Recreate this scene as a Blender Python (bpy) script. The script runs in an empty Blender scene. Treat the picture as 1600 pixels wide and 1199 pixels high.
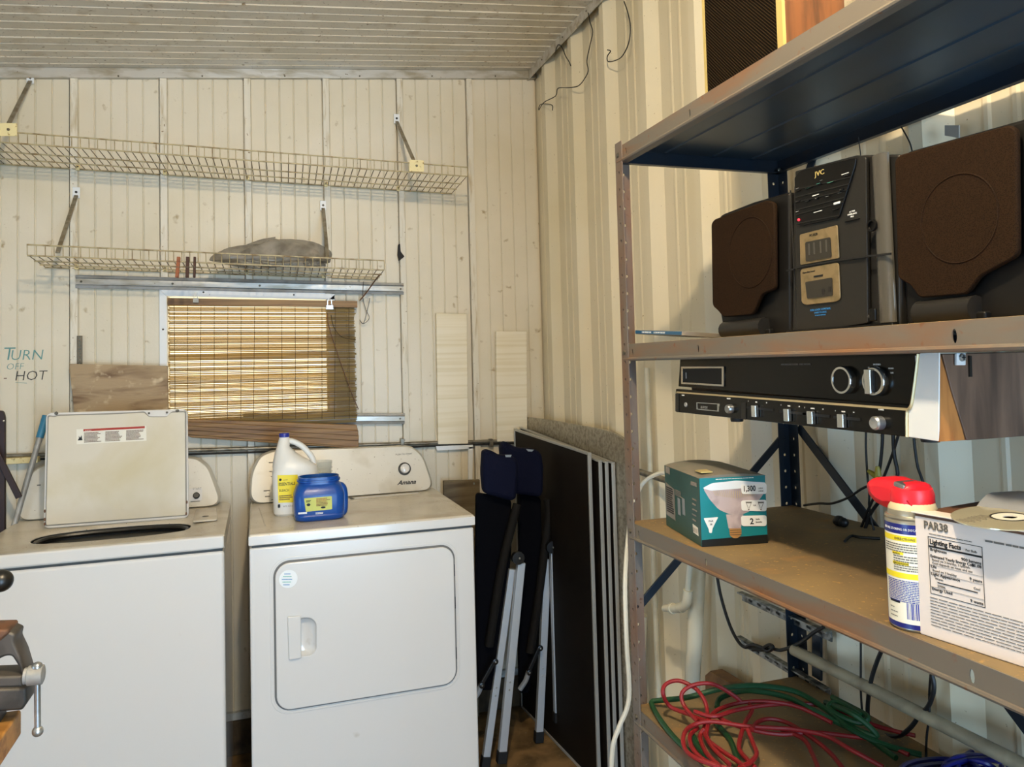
import bpy, math, random
from mathutils import Vector, Matrix
random.seed(7)
SC = bpy.context.scene
COL = SC.collection
V = Vector

# ---------------------------------------------------------------- camera
FPX, CX, CY, CAMZ = 1200.0, 800.0, 517.0, 1.5
FW = V((0.31534861, 0.94797289, 0.04361939)); RT = V((0.94891127, -0.31445742, -0.02615203)); UP = V((0.01107498, -0.04963794, 0.99870587))
cd = bpy.data.cameras.new('camera'); cam = bpy.data.objects.new('camera', cd); COL.objects.link(cam)
cam.matrix_world = Matrix(((RT.x, UP.x, -FW.x, 0), (RT.y, UP.y, -FW.y, 0), (RT.z, UP.z, -FW.z, CAMZ), (0, 0, 0, 1)))
cd.sensor_width = 36; cd.lens = 27.0; cd.shift_y = -82.5 / 1600; cd.clip_start = .02
SC.camera = cam
# ---------------------------------------------------------------- light
w = bpy.data.worlds.new('world'); SC.world = w; w.use_nodes = True
bg = w.node_tree.nodes['Background']; bg.inputs[0].default_value = (.70, .85, 1.0, 1); bg.inputs[1].default_value = 1.0
def lamp(name, kind, loc, energy, color, size=.1, rot=(0, 0, 0), sy=None):
    l = bpy.data.lights.new(name, kind); l.energy = energy; l.color = color
    if kind == 'AREA':
        l.size = size
        if sy: l.shape = 'RECTANGLE'; l.size_y = sy
    else: l.shadow_soft_size = size
    o = bpy.data.objects.new(name, l); COL.objects.link(o); o.location = loc; o.rotation_euler = rot; return o
lamp('ceiling_bulb', 'POINT', (.15, .42, 2.62), 92, (1.0, .82, .57), .045)
lamp('door_daylight', 'AREA', (.62, -1.80, 1.10), 60, (.46, .71, 1.0), .9, (math.radians(90), 0, 0), 2.1).data.spread = math.radians(150)
lamp('left_cool_fill', 'AREA', (-2.3, .25, .80), 34, (.36, .66, 1.0), 1.1, (0, math.radians(-90), 0), 1.2)  # added cool fill inside the room, no opening behind it, for the lower right wall
lamp('sun', 'SUN', (0, 6, 5), 10, (1.0, .95, .86), .02, (math.radians(-52), 0, math.radians(8)))
SC.view_settings.view_transform = 'Standard'; SC.view_settings.look = 'None'
SC.view_settings.gamma = 1; SC.view_settings.use_curve_mapping = False
SC.view_settings.exposure = 0.20

# ---------------------------------------------------------------- helpers
def P(px, py, ax, v):
    """the point of the plane x|y|z = v that stands at a measured pixel of the photograph (1600x1199)"""
    d = FW + RT * ((px - CX) / FPX) - UP * ((py - CY) / FPX)
    i = 'xyz'.index(ax); o = (0, 0, CAMZ)[i]
    t = (v - o) / d[i]
    return V((0, 0, CAMZ)) + d * t
def lin(h):
    h = h.lstrip('#'); c = [int(h[i:i+2], 16) / 255 for i in (0, 2, 4)]
    return tuple(x / 12.92 if x <= .04045 else ((x + .055) / 1.055) ** 2.4 for x in c) + (1,)
MATS = {}
def M(name, hexc, rough=.5, metal=0, var=None, vs=8, vt=(.45, .65), stretch=(1, 1, 1), spots=None, bump=0, bs=60, trans=0, alpha=1, emit=0, detail=6, coat=0, wave=None, spec=.5):
    m = bpy.data.materials.new(name); m.use_nodes = True; nt = m.node_tree; N = nt.nodes; L = nt.links
    b = N['Principled BSDF']; b.inputs['Base Color'].default_value = lin(hexc)
    b.inputs['Roughness'].default_value = rough; b.inputs['Metallic'].default_value = metal
    b.inputs['Specular IOR Level'].default_value = spec
    if coat: b.inputs['Coat Weight'].default_value = coat; b.inputs['Coat Roughness'].default_value = .08
    tc = N.new('ShaderNodeTexCoord'); mp = N.new('ShaderNodeMapping'); L.new(tc.outputs['Object'], mp.inputs[0])
    mp.inputs['Scale'].default_value = stretch
    col = None
    def mix(a, fac, c2):
        mx = N.new('ShaderNodeMix'); mx.data_type = 'RGBA'; L.new(fac, mx.inputs['Factor'])
        if a is None: mx.inputs['A'].default_value = lin(hexc)
        else: L.new(a, mx.inputs['A'])
        mx.inputs['B'].default_value = lin(c2); return mx.outputs['Result']
    def nz(scale, lo, hi, det=6, src=None, dist=0):
        n = N.new('ShaderNodeTexNoise'); n.inputs['Scale'].default_value = scale; n.inputs['Detail'].default_value = det
        n.inputs['Distortion'].default_value = dist
        L.new(src or mp.outputs[0], n.inputs['Vector'])
        r = N.new('ShaderNodeMapRange'); r.inputs['From Min'].default_value = lo; r.inputs['From Max'].default_value = hi
        L.new(n.outputs['Fac'], r.inputs['Value']); return r.outputs['Result']
    if var: col = mix(col, nz(vs, vt[0], vt[1], detail, dist=.4), var)
    if wave:
        wv = N.new('ShaderNodeTexWave'); wv.inputs['Scale'].default_value = wave[1]; wv.inputs['Distortion'].default_value = wave[2]
        wv.bands_direction = wave[3]; L.new(mp.outputs[0], wv.inputs['Vector'])
        col = mix(col, wv.outputs['Fac'], wave[0])
    if spots:
        for s in (spots if isinstance(spots[0], tuple) else (spots,)):
            col = mix(col, nz(s[1], s[2], s[2] + s[3], 3, src=tc.outputs['Object'] if len(s) < 5 else None), s[0])
    if col is not None: L.new(col, b.inputs['Base Color'])
    if bump:
        n = N.new('ShaderNodeTexNoise'); n.inputs['Scale'].default_value = bs; n.inputs['Detail'].default_value = 4; L.new(mp.outputs[0], n.inputs['Vector'])
        bp = N.new('ShaderNodeBump'); bp.inputs['Strength'].default_value = bump; bp.inputs['Distance'].default_value = .004
        L.new(n.outputs['Fac'], bp.inputs['Height']); L.new(bp.outputs[0], b.inputs['Normal'])
    if alpha < 1: b.inputs['Alpha'].default_value = alpha
    if emit: b.inputs['Emission Color'].default_value = lin(hexc); b.inputs['Emission Strength'].default_value = emit
    if trans:
        t = N.new('ShaderNodeBsdfTranslucent'); mx = N.new('ShaderNodeMixShader'); mx.inputs[0].default_value = trans
        if col is not None: L.new(col, t.inputs[0])
        else: t.inputs[0].default_value = lin(hexc)
        L.new(b.outputs[0], mx.inputs[1]); L.new(t.outputs[0], mx.inputs[2]); L.new(mx.outputs[0], N['Material Output'].inputs[0])
    MATS[name] = m; return m

class MB:
    def __init__(s): s.v = []; s.f = []
    def add(s, vs, fs):
        o = len(s.v); s.v += [tuple(x) for x in vs]; s.f += [tuple(i + o for i in f) for f in fs]; return s
    def box(s, x0, x1, y0, y1, z0, z1):
        return s.add([(x, y, z) for x in (x0, x1) for y in (y0, y1) for z in (z0, z1)],
                     [(0, 1, 3, 2), (4, 6, 7, 5), (0, 4, 5, 1), (2, 3, 7, 6), (0, 2, 6, 4), (1, 5, 7, 3)])
    def fbox(s, fr, x0, x1, y0, y1, z0, z1):
        o = len(s.v); s.box(x0, x1, y0, y1, z0, z1)
        for i in range(o, len(s.v)): s.v[i] = tuple(fr @ V(s.v[i]))
        return s
    def bar(s, a, b, w, d, side=(0, 1, 0)):
        a = V(a); b = V(b); ax = (b - a); L = ax.length; ax.normalize(); sd = V(side); sd = (sd - ax * sd.dot(ax)).normalized(); ot = ax.cross(sd)
        m = Matrix(((ot.x, sd.x, ax.x, a.x), (ot.y, sd.y, ax.y, a.y), (ot.z, sd.z, ax.z, a.z), (0, 0, 0, 1)))
        return s.fbox(m, -w/2, w/2, -d/2, d/2, 0, L)
    def tube(s, pts, r, n=8, closed=False):
        pts = [V(p) for p in pts]; k = len(pts); rings = []; prev = None
        for i in range(k):
            a = pts[i-1] if (i > 0 or closed) else pts[0]; b = pts[(i+1) % k] if (i < k-1 or closed) else pts[-1]
            t = (b - a)
            if t.length < 1e-9: t = V((0, 0, 1))
            t.normalize()
            if prev is None: prev = V((0, 0, 1)) if abs(t.z) < .9 else V((1, 0, 0))
            u = (prev - t * prev.dot(t)).normalized(); prev = u; w_ = t.cross(u)
            rr = r[i] if isinstance(r, (list, tuple)) else r
            rings.append([pts[i] + (u * math.cos(q) + w_ * math.sin(q)) * rr for q in [2*math.pi*j/n for j in range(n)]])
        o = [p for g in rings for p in g]; f = []
        for i in range(k if closed else k - 1):
            a = i * n; b = ((i + 1) % k) * n
            for j in range(n): f.append((a + j, a + (j+1) % n, b + (j+1) % n, b + j))
        if not closed: f.append(tuple(range(n))[::-1]); f.append(tuple((k-1)*n + j for j in range(n)))
        return s.add(o, f)
    def lathe(s, prof, n=24, mat=None, arc=(0, 2*math.pi)):
        mat = mat or Matrix(); full = abs(arc[1] - arc[0] - 2*math.pi) < 1e-6; m = n if full else n + 1
        vs = []; f = []
        for r, z in prof:
            for j in range(m):
                a = arc[0] + (arc[1] - arc[0]) * j / n; vs.append(mat @ V((r*math.cos(a), r*math.sin(a), z)))
        for i in range(len(prof) - 1):
            for j in range(n): f.append((i*m + j, i*m + (j+1) % m, (i+1)*m + (j+1) % m, (i+1)*m + j))
        if full:
            if prof[0][0] > 1e-6: f.append(tuple(range(m))[::-1])
            if prof[-1][0] > 1e-6: f.append(tuple((len(prof)-1)*m + j for j in range(m)))
        return s.add(vs, f)
    def prism(s, poly, h0, h1, fr=None):
        fr = fr or Matrix(); n = len(poly)
        area = sum(poly[i][0]*poly[(i+1) % n][1] - poly[(i+1) % n][0]*poly[i][1] for i in range(n))
        if area < 0: poly = poly[::-1]
        vs = [fr @ V((p[0], p[1], h0)) for p in poly] + [fr @ V((p[0], p[1], h1)) for p in poly]
        f = [tuple(range(n))[::-1], tuple(range(n, 2*n))] + [(i, (i+1) % n, n + (i+1) % n, n + i) for i in range(n)]
        return s.add(vs, f)
    def loft(s, rings):
        n = len(rings[0]); vs = [p for r in rings for p in r]; f = []
        for i in range(len(rings) - 1):
            for j in range(n): f.append((i*n + j, i*n + (j+1) % n, (i+1)*n + (j+1) % n, (i+1)*n + j))
        f.append(tuple(range(n))[::-1]); f.append(tuple((len(rings)-1)*n + j for j in range(n)))
        return s.add(vs, f)
    def sphere(s, c, r, n=12, sc=(1, 1, 1)):
        c = V(c); m = Matrix.Translation(c) @ Matrix.Diagonal((sc[0], sc[1], sc[2], 1))
        return s.lathe([(max(1e-7, r*math.sin(math.pi*i/(n//2+2))), -r*math.cos(math.pi*i/(n//2+2))) for i in range(n//2+3)], n, m)

WM = {}
def thing(name, label, cat, loc=(0, 0, 0), rz=0, group=None):
    o = bpy.data.objects.new(name, None); COL.objects.link(o); o.empty_display_size = .05
    o.location = loc; o.rotation_euler = (0, 0, rz); o['label'] = label; o['category'] = cat
    if group: o['group'] = group
    WM[o] = Matrix.Translation(V(loc)) @ Matrix.Rotation(rz, 4, 'Z'); return o
def finish(name, me, mt, parent, bevel=0, seg=2, smooth=False):
    me.materials.clear(); me.materials.append(mt)
    if smooth:
        me.polygons.foreach_set('use_smooth', [True]*len(me.polygons)); me.set_sharp_from_angle(angle=math.radians(38))
    o = bpy.data.objects.new(name, me); COL.objects.link(o)
    if parent is not None:
        me.transform(WM[parent].inverted()); o.parent = parent; WM[o] = WM[parent]
    else: WM[o] = Matrix()
    if bevel:
        b = o.modifiers.new('bevel', 'BEVEL'); b.width = bevel; b.segments = seg; b.limit_method = 'ANGLE'; b.angle_limit = math.radians(40)
        me.polygons.foreach_set('use_smooth', [True]*len(me.polygons)); b.harden_normals = True
    return o
def obj(name, mb, mt, parent=None, bevel=0, seg=2, smooth=False, label=None):
    me = bpy.data.meshes.new(name); me.from_pydata(mb.v, [], mb.f); me.validate(); me.update()
    o = finish(name, me, mt if not isinstance(mt, str) else MATS[mt], parent, bevel, seg, smooth)
    if label: o['label'] = label
    return o
def solo(name, mb, mt, label, cat, base=None, group=None, **k):
    """a thing that is one mesh, its origin at its base"""
    me = bpy.data.meshes.new(name); me.from_pydata(mb.v, [], mb.f); me.validate(); me.update()
    xs = [sum(v[i] for v in mb.v)/len(mb.v) for i in (0, 1)]; b = V(base) if base else V((xs[0], xs[1], min(v[2] for v in mb.v)))
    me.transform(Matrix.Translation(-b)); o = finish(name, me, MATS[mt], None, **k); o.location = b; WM[o] = Matrix.Translation(b)
    o['label'] = label; o['category'] = cat
    if group: o['group'] = group
    return o
def struct(name, mb, mt, parent=None, **k):
    o = obj(name, mb, mt, parent, **k)
    if parent is None: o['kind'] = 'structure'
    return o
def Fr(o, u, v):
    u = V(u).normalized(); v = V(v).normalized(); w_ = u.cross(v).normalized(); v = w_.cross(u)
    return Matrix(((u.x, v.x, w_.x, o[0]), (u.y, v.y, w_.y, o[1]), (u.z, v.z, w_.z, o[2]), (0, 0, 0, 1)))
def FX(x): return Fr((x, 0, 0), (0, -1, 0), (0, 0, 1))      # a plane that faces -x
def FY(y): return Fr((0, y, 0), (1, 0, 0), (0, 0, 1))       # a plane that faces -y
def uv(fr, px, py):
    """measured pixel -> coordinates on the frame's plane"""
    d = FW + RT * ((px - CX) / FPX) - UP * ((py - CY) / FPX); n = fr.col[2].xyz; o = fr.col[3].xyz
    t = (o - V((0, 0, CAMZ))).dot(n) / d.dot(n); p = V((0, 0, CAMZ)) + d * t; q = fr.inverted() @ p
    return (q.x, q.y)
def pp(fr, pts): return [uv(fr, *p) for p in pts]
def at(fr, x, y, z=0): return fr @ Matrix.Translation((x, y, z))
def rrect(x0, x1, y0, y1, r, n=5):
    r = min(r, (x1-x0)/2 - 1e-5, (y1-y0)/2 - 1e-5); pts = []
    for cx, cy, a0 in ((x1-r, y1-r, 0), (x0+r, y1-r, 90), (x0+r, y0+r, 180), (x1-r, y0+r, 270)):
        for i in range(n + 1):
            a = math.radians(a0 + 90*i/n); pts.append((cx + r*math.cos(a), cy + r*math.sin(a)))
    return pts
def roundpoly(pts, r, n=4):
    out = []; k = len(pts)
    for i in range(k):
        p = V(pts[i]+(0,)) if len(pts[i]) == 2 else V(pts[i]); a = V((*pts[i-1][:2], 0)); b = V((*pts[(i+1) % k][:2], 0))
        da = (a - p); db = (b - p); rr = min(r, da.length*.45, db.length*.45); s = p + da.normalized()*rr; e = p + db.normalized()*rr
        for j in range(n + 1):
            t = j/n; q = s*(1-t)**2 + p*2*t*(1-t) + e*t*t; out.append((q.x, q.y))
    return out
def circ(cx, cy, r, n=16, ry=None): return [(cx + r*math.cos(2*math.pi*i/n), cy + (ry or r)*math.sin(2*math.pi*i/n)) for i in range(n)]
def slab(outlines, h, bevel=0):
    """flat shape with holes (outline first) of thickness h standing on its plane, as mesh data"""
    cu = bpy.data.curves.new('outline', 'CURVE'); cu.dimensions = '2D'; cu.fill_mode = 'BOTH'; cu.extrude = max(h/2 - bevel, .00005); cu.bevel_depth = bevel; cu.offset = -bevel; cu.bevel_resolution = 1
    for o in outlines:
        s = cu.splines.new('POLY'); s.points.add(len(o) - 1)
        for i, p in enumerate(o): s.points[i].co = (p[0], p[1], 0, 1)
        s.use_cyclic_u = True
    t = bpy.data.objects.new('outline', cu); me = bpy.data.meshes.new_from_object(t); bpy.data.objects.remove(t); bpy.data.curves.remove(cu)
    me.transform(Matrix.Translation((0, 0, h/2))); return me
def plate(name, fr, outlines, h, mt, parent, z=0, bevel=0, label=None):
    me = slab(outlines, h, bevel); me.transform(fr @ Matrix.Translation((0, 0, z)))
    o = finish(name, me, MATS[mt], parent)
    if label: o['label'] = label
    return o
def decal(name, fr, pts, mt, parent, z=.0006, h=.0004, label=None):
    mb = MB().prism(pts, z, z + h, fr); return obj(name, mb, mt, parent, label=label)
def text(s, fr, x, y, size, mt, parent, align='LEFT', name='lettering', z=.0008, shear=0, sx=1, bold=0):
    cu = bpy.data.curves.new(name, 'FONT'); cu.body = s; cu.size = size; cu.extrude = .0002; cu.align_x = align; cu.shear = shear; cu.resolution_u = 2; cu.offset = bold
    t = bpy.data.objects.new(name, cu); me = bpy.data.meshes.new_from_object(t); bpy.data.objects.remove(t)
    me.transform(fr @ Matrix.Translation((x, y, z)) @ Matrix.Diagonal((sx, 1, 1, 1))); me.name = name
    return finish(name, me, MATS[mt], parent)
def tpx(s, fr, px, py, hpx, mt, parent, **k):
    a = uv(fr, px, py); b = uv(fr, px, py - hpx); return text(s, fr, a[0], a[1], abs(b[1]-a[1])/.69, mt, parent, **k)
def fineprint(fr, x0, x1, ytop, ybot, n, mt, parent, fill=.55, z=.0008, name='fine_print'):
    """rows of print too small to read: short strokes"""
    mb = MB(); R = random.Random(int(x0*1e4) + n)
    for i in range(n):
        yc = ytop + (ybot - ytop)*(i + .5)/n; hh = abs(ytop - ybot)/n*fill/2; x = x0; end = x0 + (x1-x0)*R.uniform(.7, 1)
        while x < end:
            l = min(R.uniform(.012, .06)*(x1-x0)*1.6, end - x); mb.fbox(fr, x, x + l*.86, yc-hh, yc+hh, z, z+.0003); x += l
    o = obj(name, mb, mt, parent); o['kind'] = 'stuff'; return o
def cat(pts, n=6, closed=False):
    pts = [V(p) for p in pts]; k = len(pts); out = []
    for i in range(k if closed else k-1):
        g = lambda j: pts[j % k] if closed else pts[max(0, min(k-1, j))]
        a, b, c, d = g(i-1), g(i), g(i+1), g(i+2)
        for j in range(n):
            t = j/n; out.append(.5*((2*b) + (c-a)*t + (2*a-5*b+4*c-d)*t*t + (3*b-a-3*c+d)*t**3))
    if not closed: out.append(pts[-1])
    return out
def dup(root, dv, label=None, group=None, rz=0):
    r = root.copy(); COL.objects.link(r); r.location = root.location + V(dv); r.rotation_euler.z += rz
    if label: r['label'] = label
    if group: r['group'] = group
    for ch in list(root.children):
        c = ch.copy(); COL.objects.link(c); c.parent = r
        for g in ch.children:
            e = g.copy(); COL.objects.link(e); e.parent = c
    return r

# ---------------------------------------------------------------- materials
M('wall_cream', 'ddd3be', .42, var='d3c8ae', vs=3, vt=(.35, .75), spots=(('8d7650', 170, .70, .05), ('a89470', 22, .68, .1)), bump=.12, bs=90)
M('batten_cream', 'ddd5c3', .5, var='b9a784', vs=25, vt=(.5, .75), stretch=(3, 3, .4), spots=('8a7350', 90, .68, .06))
M('right_sheet', 'dcd1b6', .36, var='d3c7a6', vs=2, vt=(.4, .8), spots=('8d7a52', 140, .71, .05), bump=.05)
M('ceiling_white', 'd4cbb9', .3, var='c8bda6', vs=4, vt=(.4, .75), spots=(('a08a68', 14, .58, .3), ('6b5233', 110, .66, .07), ('7d6440', 48, .66, .1)), bump=.08, bs=60)
M('trim_white', 'c9c5bc', .3, .25, var='a59c88', vs=30, stretch=(.3, 1, 1), spots=('6a5a40', 80, .7, .05))
M('alu', 'c4c8ca', .32, .85, var='9a9c9b', vs=20, stretch=(.2, 1, 1))
M('alu_dull', 'a9a8a4', .5, .3, var='918f88', vs=15)
M('alu_leg', 'c8ced4', .42, .5)
M('frame_white', 'e4e6e6', .4, spots=('6d6a60', 60, .7, .05))
M('floor_concrete', '8a6c42', .85, var='54401f', vs=9, vt=(.4, .65), spots=('8f7b5a', 60, .66, .06), bump=.5, bs=40)
M('curb_concrete', '4b3d2a', .9, var='2b2115', vs=14, bump=.5)
M('base_white', 'b9bcb8', .5, var='6e6656', vs=30, vt=(.5, .7))
M('appliance', 'dfdbd5', .18, coat=.5, spots=('b8ad98', 12, .72, .12))
M('appliance_dirty', 'dcd6c8', .3, spots=(('6e5c42', 150, .70, .05), ('b5a88d', 7, .52, .3)))
M('deck_dirty', 'd8d0c0', .24, var='b8ab93', vs=5, vt=(.4, .75), spots=('6e5a3c', 160, .68, .05))
M('lid_inside', 'd8cfbc', .3, var='cbbf9f', vs=3)
M('gap_dark', '4b4b48', .6); M('groove_grey', '8f8a80', .6); M('gap_shade_grey', '6c6a66', .6)
M('black_plastic', '141312', .35)
M('black_rubber', '0b0b0b', .6)
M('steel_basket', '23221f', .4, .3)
M('grey_mark', '5f5b52', .6)
M('red_print', 'a8301c', .5); M('paper', 'e9e3d3', .6); M('white_print', 'f2f2ee', .5); M('black_print', '111111', .6); M('grey_print', '6f6a63', .6); M('blue_print', '2f7fc0', .6)
M('yellow_print', 'f0d822', .5)
M('knob_chrome', 'd5d6d4', .18, .95)
M('brass', 'b98b3c', .3, .8)
M('screw', '6b6354', .4, .7)
M('wire_coat', 'b5a67f', .45, var='7d6439', vs=30, vt=(.45, .7)); M('wire_rust_shade', '665230', .5, var='46321a', vs=45, vt=(.4, .7))  # cross wires: brown rust plus the deck's underside shade, in one dark colour
M('brace_grey', '9a907c', .4, .3, var='7a6b50', vs=30)
M('clip_cream', 'e3d29c', .4, spots=('9a7d3c', 80, .6, .1))
M('plastic_bag', 'a39b8d', .2, alpha=.8, var='7b7366', vs=14, bump=1, bs=16)
M('peg_orange', '9c5426', .6, var='6b3518', vs=60); M('peg_dark', '4a2a18', .7, var='2c190f', vs=60)
M('bamboo', 'c8ae68', .5, var='876a32', vs=26, vt=(.35, .7), stretch=(.06, 1, 6), trans=.7)
M('bamboo_solid', '9b7440', .5, var='6d4a22', vs=24, stretch=(.08, 1, 3), trans=.12)
M('thread', '4a3a20', .8)
M('cord_brown', '6b4b34', .7)
M('old_wood', 'a8906f', .75, var='5a3a22', vs=7, vt=(.50, .70), stretch=(.5, 1, 3), spots=('c9b493', 20, .60, .1), bump=.4)
M('plank_grey', '77694f', .7, var='4d3f2a', vs=8, stretch=(.4, 1, 3), bump=.2)
M('foam', 'e9dfc8', .8, var='ddd0b0', vs=3, stretch=(.3, 1, 14), bump=.05)
M('foil', 'aea796', .38, .55, var='7d7564', vs=70, vt=(.4, .7), bump=.25, bs=120)
M('dark_panel', '17110b', .6, var='100b07', vs=5, spec=.2)
M('frame_alu', 'b2b1ab', .4, .4); M('galv', '9b9d9a', .4, .75, var='5e605e', vs=60, vt=(.4, .6))
M('shelf_under_sheen', '3a4854', .35, .25, var='3c3a35', vs=4, vt=(.45, .8)); M('shelf_blue', '1f2a36', .33, .3, var='2f2a26', vs=6, vt=(.45, .8), spots=('6b4322', 60, .74, .05))  # tray undersides: blue lightened to carry a reflected sheen in the base colour
M('shelf_post', '756b61', .5, .2, var='755640', vs=12, vt=(.4, .7), stretch=(1, 1, .4), spots=('5a3a26', 70, .66, .08))
M('shelf_rim', '716a5f', .55, .2, var='835c3c', vs=12, vt=(.45, .7), stretch=(1, .35, 2), spots=('7a4d2c', 50, .66, .1))
M('shelf_dust', '87724e', .72, var='695840', vs=5, vt=(.4, .75), spots=(('a97a3e', 12, .58, .25), ('a8854c', 130, .62, .1)))
M('speaker_body', '121110', .45, spec=.25); M('stereo_grey', '22211f', .35, .1, spec=.35); M('stereo_light', '55524b', .28, .3); M('stereo_dark', '090808', .3, spec=.3)
M('gold_plate', '8f7c5a', .35, .4, var='7c6b4a', vs=50)
M('tape_window', '2b2822', .35)
M('teal_mark', '5fb7a0', .5); M('led_red', 'ff3040', .4, emit=1.5)
M('receiver_black', '0a0907', .22, spec=.3); M('receiver_edge', 'c9b68c', .35, .5)
M('cheek_white', 'dfe1e0', .35)
M('wood_orange', 'b0743a', .45, var='7c431a', vs=14, stretch=(3, 3, .5)); M('wood_brown', '6d5443', .5, var='4b382c', vs=9, stretch=(3.5, 1, .4))
M('wood_cabinet', '7a4a26', .45, var='4f2d16', vs=10, stretch=(4, 4, .4))
M('gold_edge', 'd9c27a', .35, .4)
M('cd_case', '2d5b7c', .3); M('clear_grey', '8b857b', .25)
M('teal', '13808a', .3); M('teal_dark', '24504a', .4, var='1b3f3c', vs=9); M('box_black', '0d1212', .4); M('kraft', '7c766b', .6, var='5f6b60', vs=6)
M('bulb_silver', 'c4b4b4', .35, var='a8989a', vs=30); M('bulb_white', 'e8eef2', .4); M('bulb_copper', 'c8965a', .35, .4)
M('can_blue', '1a2170', .3); M('can_cream', 'eee8d2', .35); M('can_steel', 'b9b4a4', .3, .8); M('can_red', 'e0222f', .35); M('can_ivory', 'd8caa0', .35)
M('carton', 'e3d8d0', .6); M('disc', 'd9d2b4', .12, .5); M('disc_hub', 'f2efe0', .3); M('grey_sheet', '8d9093', .4)
M('cord_red', '861519', .5); M('cord_green', '0f4220', .5); M('cord_blue', '121c78', .4); M('cord_black', '0c0c0d', .5); M('cord_white', 'e4e0d0', .4)
M('nut_yellow', '9a8a2c', .5)
M('pvc', 'd5cfb8', .4, var='b9ad8e', vs=6); M('pvc_old', 'a89f86', .5, var='7d7360', vs=9)
M('conduit', '8d8779', .4, .5, var='5c5342', vs=20)
M('navy', '0a0e24', .9, spec=.15, bump=.3, bs=200); M('navy_dark', '05060c', .95, spec=.1); M('charcoal', '151311', .8, spec=.2)
M('bottle_white', 'e3e0d8', .35); M('cap_blue', '1d2c8f', .35); M('tub_blue', '0a4796', .3); M('label_yellow', 'efe13a', .45); M('label_olive', 'c2c255', .45)
M('clear_cup', 'cfd4cc', .1, alpha=.35)
M('vise_iron', '55504a', .5, .4, var='3f3a34', vs=20); M('vise_rust', '6d4a34', .6, .2, var='4c3a2c', vs=30); M('bench_wood', 'b5813f', .55, var='8d5c26', vs=9, stretch=(1, 4, 6))
M('broom_blue', '2f7a9c', .5); M('iron_brown', '2c1613', .5)
M('tape_black', '120c0c', .7); M('marker_teal', '5d8f8c', .7); M('marker_black', '33302c', .7)
M('pine', '7c5a34', .7, var='5d4024', vs=20)
M('ground_out', '8a8a78', .9)
M('pane_warm_diffuser', 'f4eedc', .3, trans=.92)  # translucent cream sheet, tinted to warm and diffuse the light behind the blind
exec_parts = True
# ================================================================ SETTING
YB, XB, XP = 3.30, 1.247, 1.215            # back wall face, right wall flats and rib tops
def zc(x): return 2.744 + .091 * x          # sloping ceiling
struct('floor', MB().box(-2.4, 1.35, -1.9, 3.4, -.06, 0), 'floor_concrete')
# back wall: sheet panels between battens, grooves pressed into each
wb = struct('wall_back', MB().prism([(-2.4, 0), (-.36, 0), (-.36, zc(-.36)), (-2.4, zc(-2.4))], -.05, -.014, FY(YB))
            .prism([(-.36, 0), (.31, 0), (.31, 1.29), (-.36, 1.29)], -.05, -.014, FY(YB))
            .prism([(-.36, 1.83), (.31, 1.83), (.31, zc(.31)), (-.36, zc(-.36))], -.05, -.014, FY(YB))
            .prism([(.31, 0), (1.36, 0), (1.36, zc(1.36)), (.31, zc(.31))], -.05, -.014, FY(YB)), 'wall_cream')
def sheet(x0, x1, z0, z1f, name='wall_panel'):
    n = 5; st = (x1 - x0) / n; prof = [(x0, -.012), (x0, 0)]
    for i in range(1, n):
        c = x0 + st*i; prof += [(c-.0035, 0), (c-.001, -.005), (c+.001, -.005), (c+.0035, 0)]
    prof += [(x1, 0), (x1, -.012)]
    mb = MB(); k = len(prof)
    vs = [(x, YB - h, z0) for x, h in prof] + [(x, YB - h, z1f(x)) for x, h in prof]
    mb.add(vs, [(i, i+1, k+i+1, k+i) for i in range(k-1)])
    return obj(name, mb, 'wall_cream', wb)
BX = [-.66 + .316*k for k in range(-5, 6)]
for k, x in enumerate(BX):
    x1 = x + .316 - .0165 if k < len(BX)-1 else 1.24
    if k in (6, 7) or (k == 5 and False):
        sheet(x+.015, x1-.001, .14, lambda x: 1.295); sheet(x+.015, x1-.001, 1.825, zc)
    else: sheet(x+.015, x1-.001, .14, zc)
    mb = MB()
    segs = [(.14, zc(x))] if k not in (7,) else [(.14, 1.29), (1.83, zc(x))]
    for a, b in segs: mb.prism([(x-.012, -.012), (x-.012, .013), (x-.010, .015), (x+.013, .013), (x+.017, 0), (x+.017, -.012)], 0, 1, Matrix(((1, 0, 0, 0), (0, -1, 0, YB), (0, 0, b-a, a), (0, 0, 0, 1))))
    obj('batten', mb, 'batten_cream', wb)
struct('baseboard_back', MB().box(-2.4, 1.24, YB-.02, YB, .13, .158), 'base_white')
struct('trim_3', MB().box(-2.4, 1.24, YB-.035, YB, .0, .13), 'curb_concrete', bevel=.006)
t1 = struct('trim_1', MB().prism([(-2.4, zc(-2.4)-.043), (1.24, zc(1.24)-.036), (1.24, zc(1.24)), (-2.4, zc(-2.4))], 0, .022, FY(YB)), 'trim_white', bevel=.002)
for px in (185, 316, 445, 562, 675, 774):
    p = P(px, 119, 'y', YB-.022); obj('screw', MB().lathe([(.0035, 0), (.0035, .002), (.002, .003)], 10, at(FY(YB-.022), p.x, p.z)), 'screw', t1)
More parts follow.
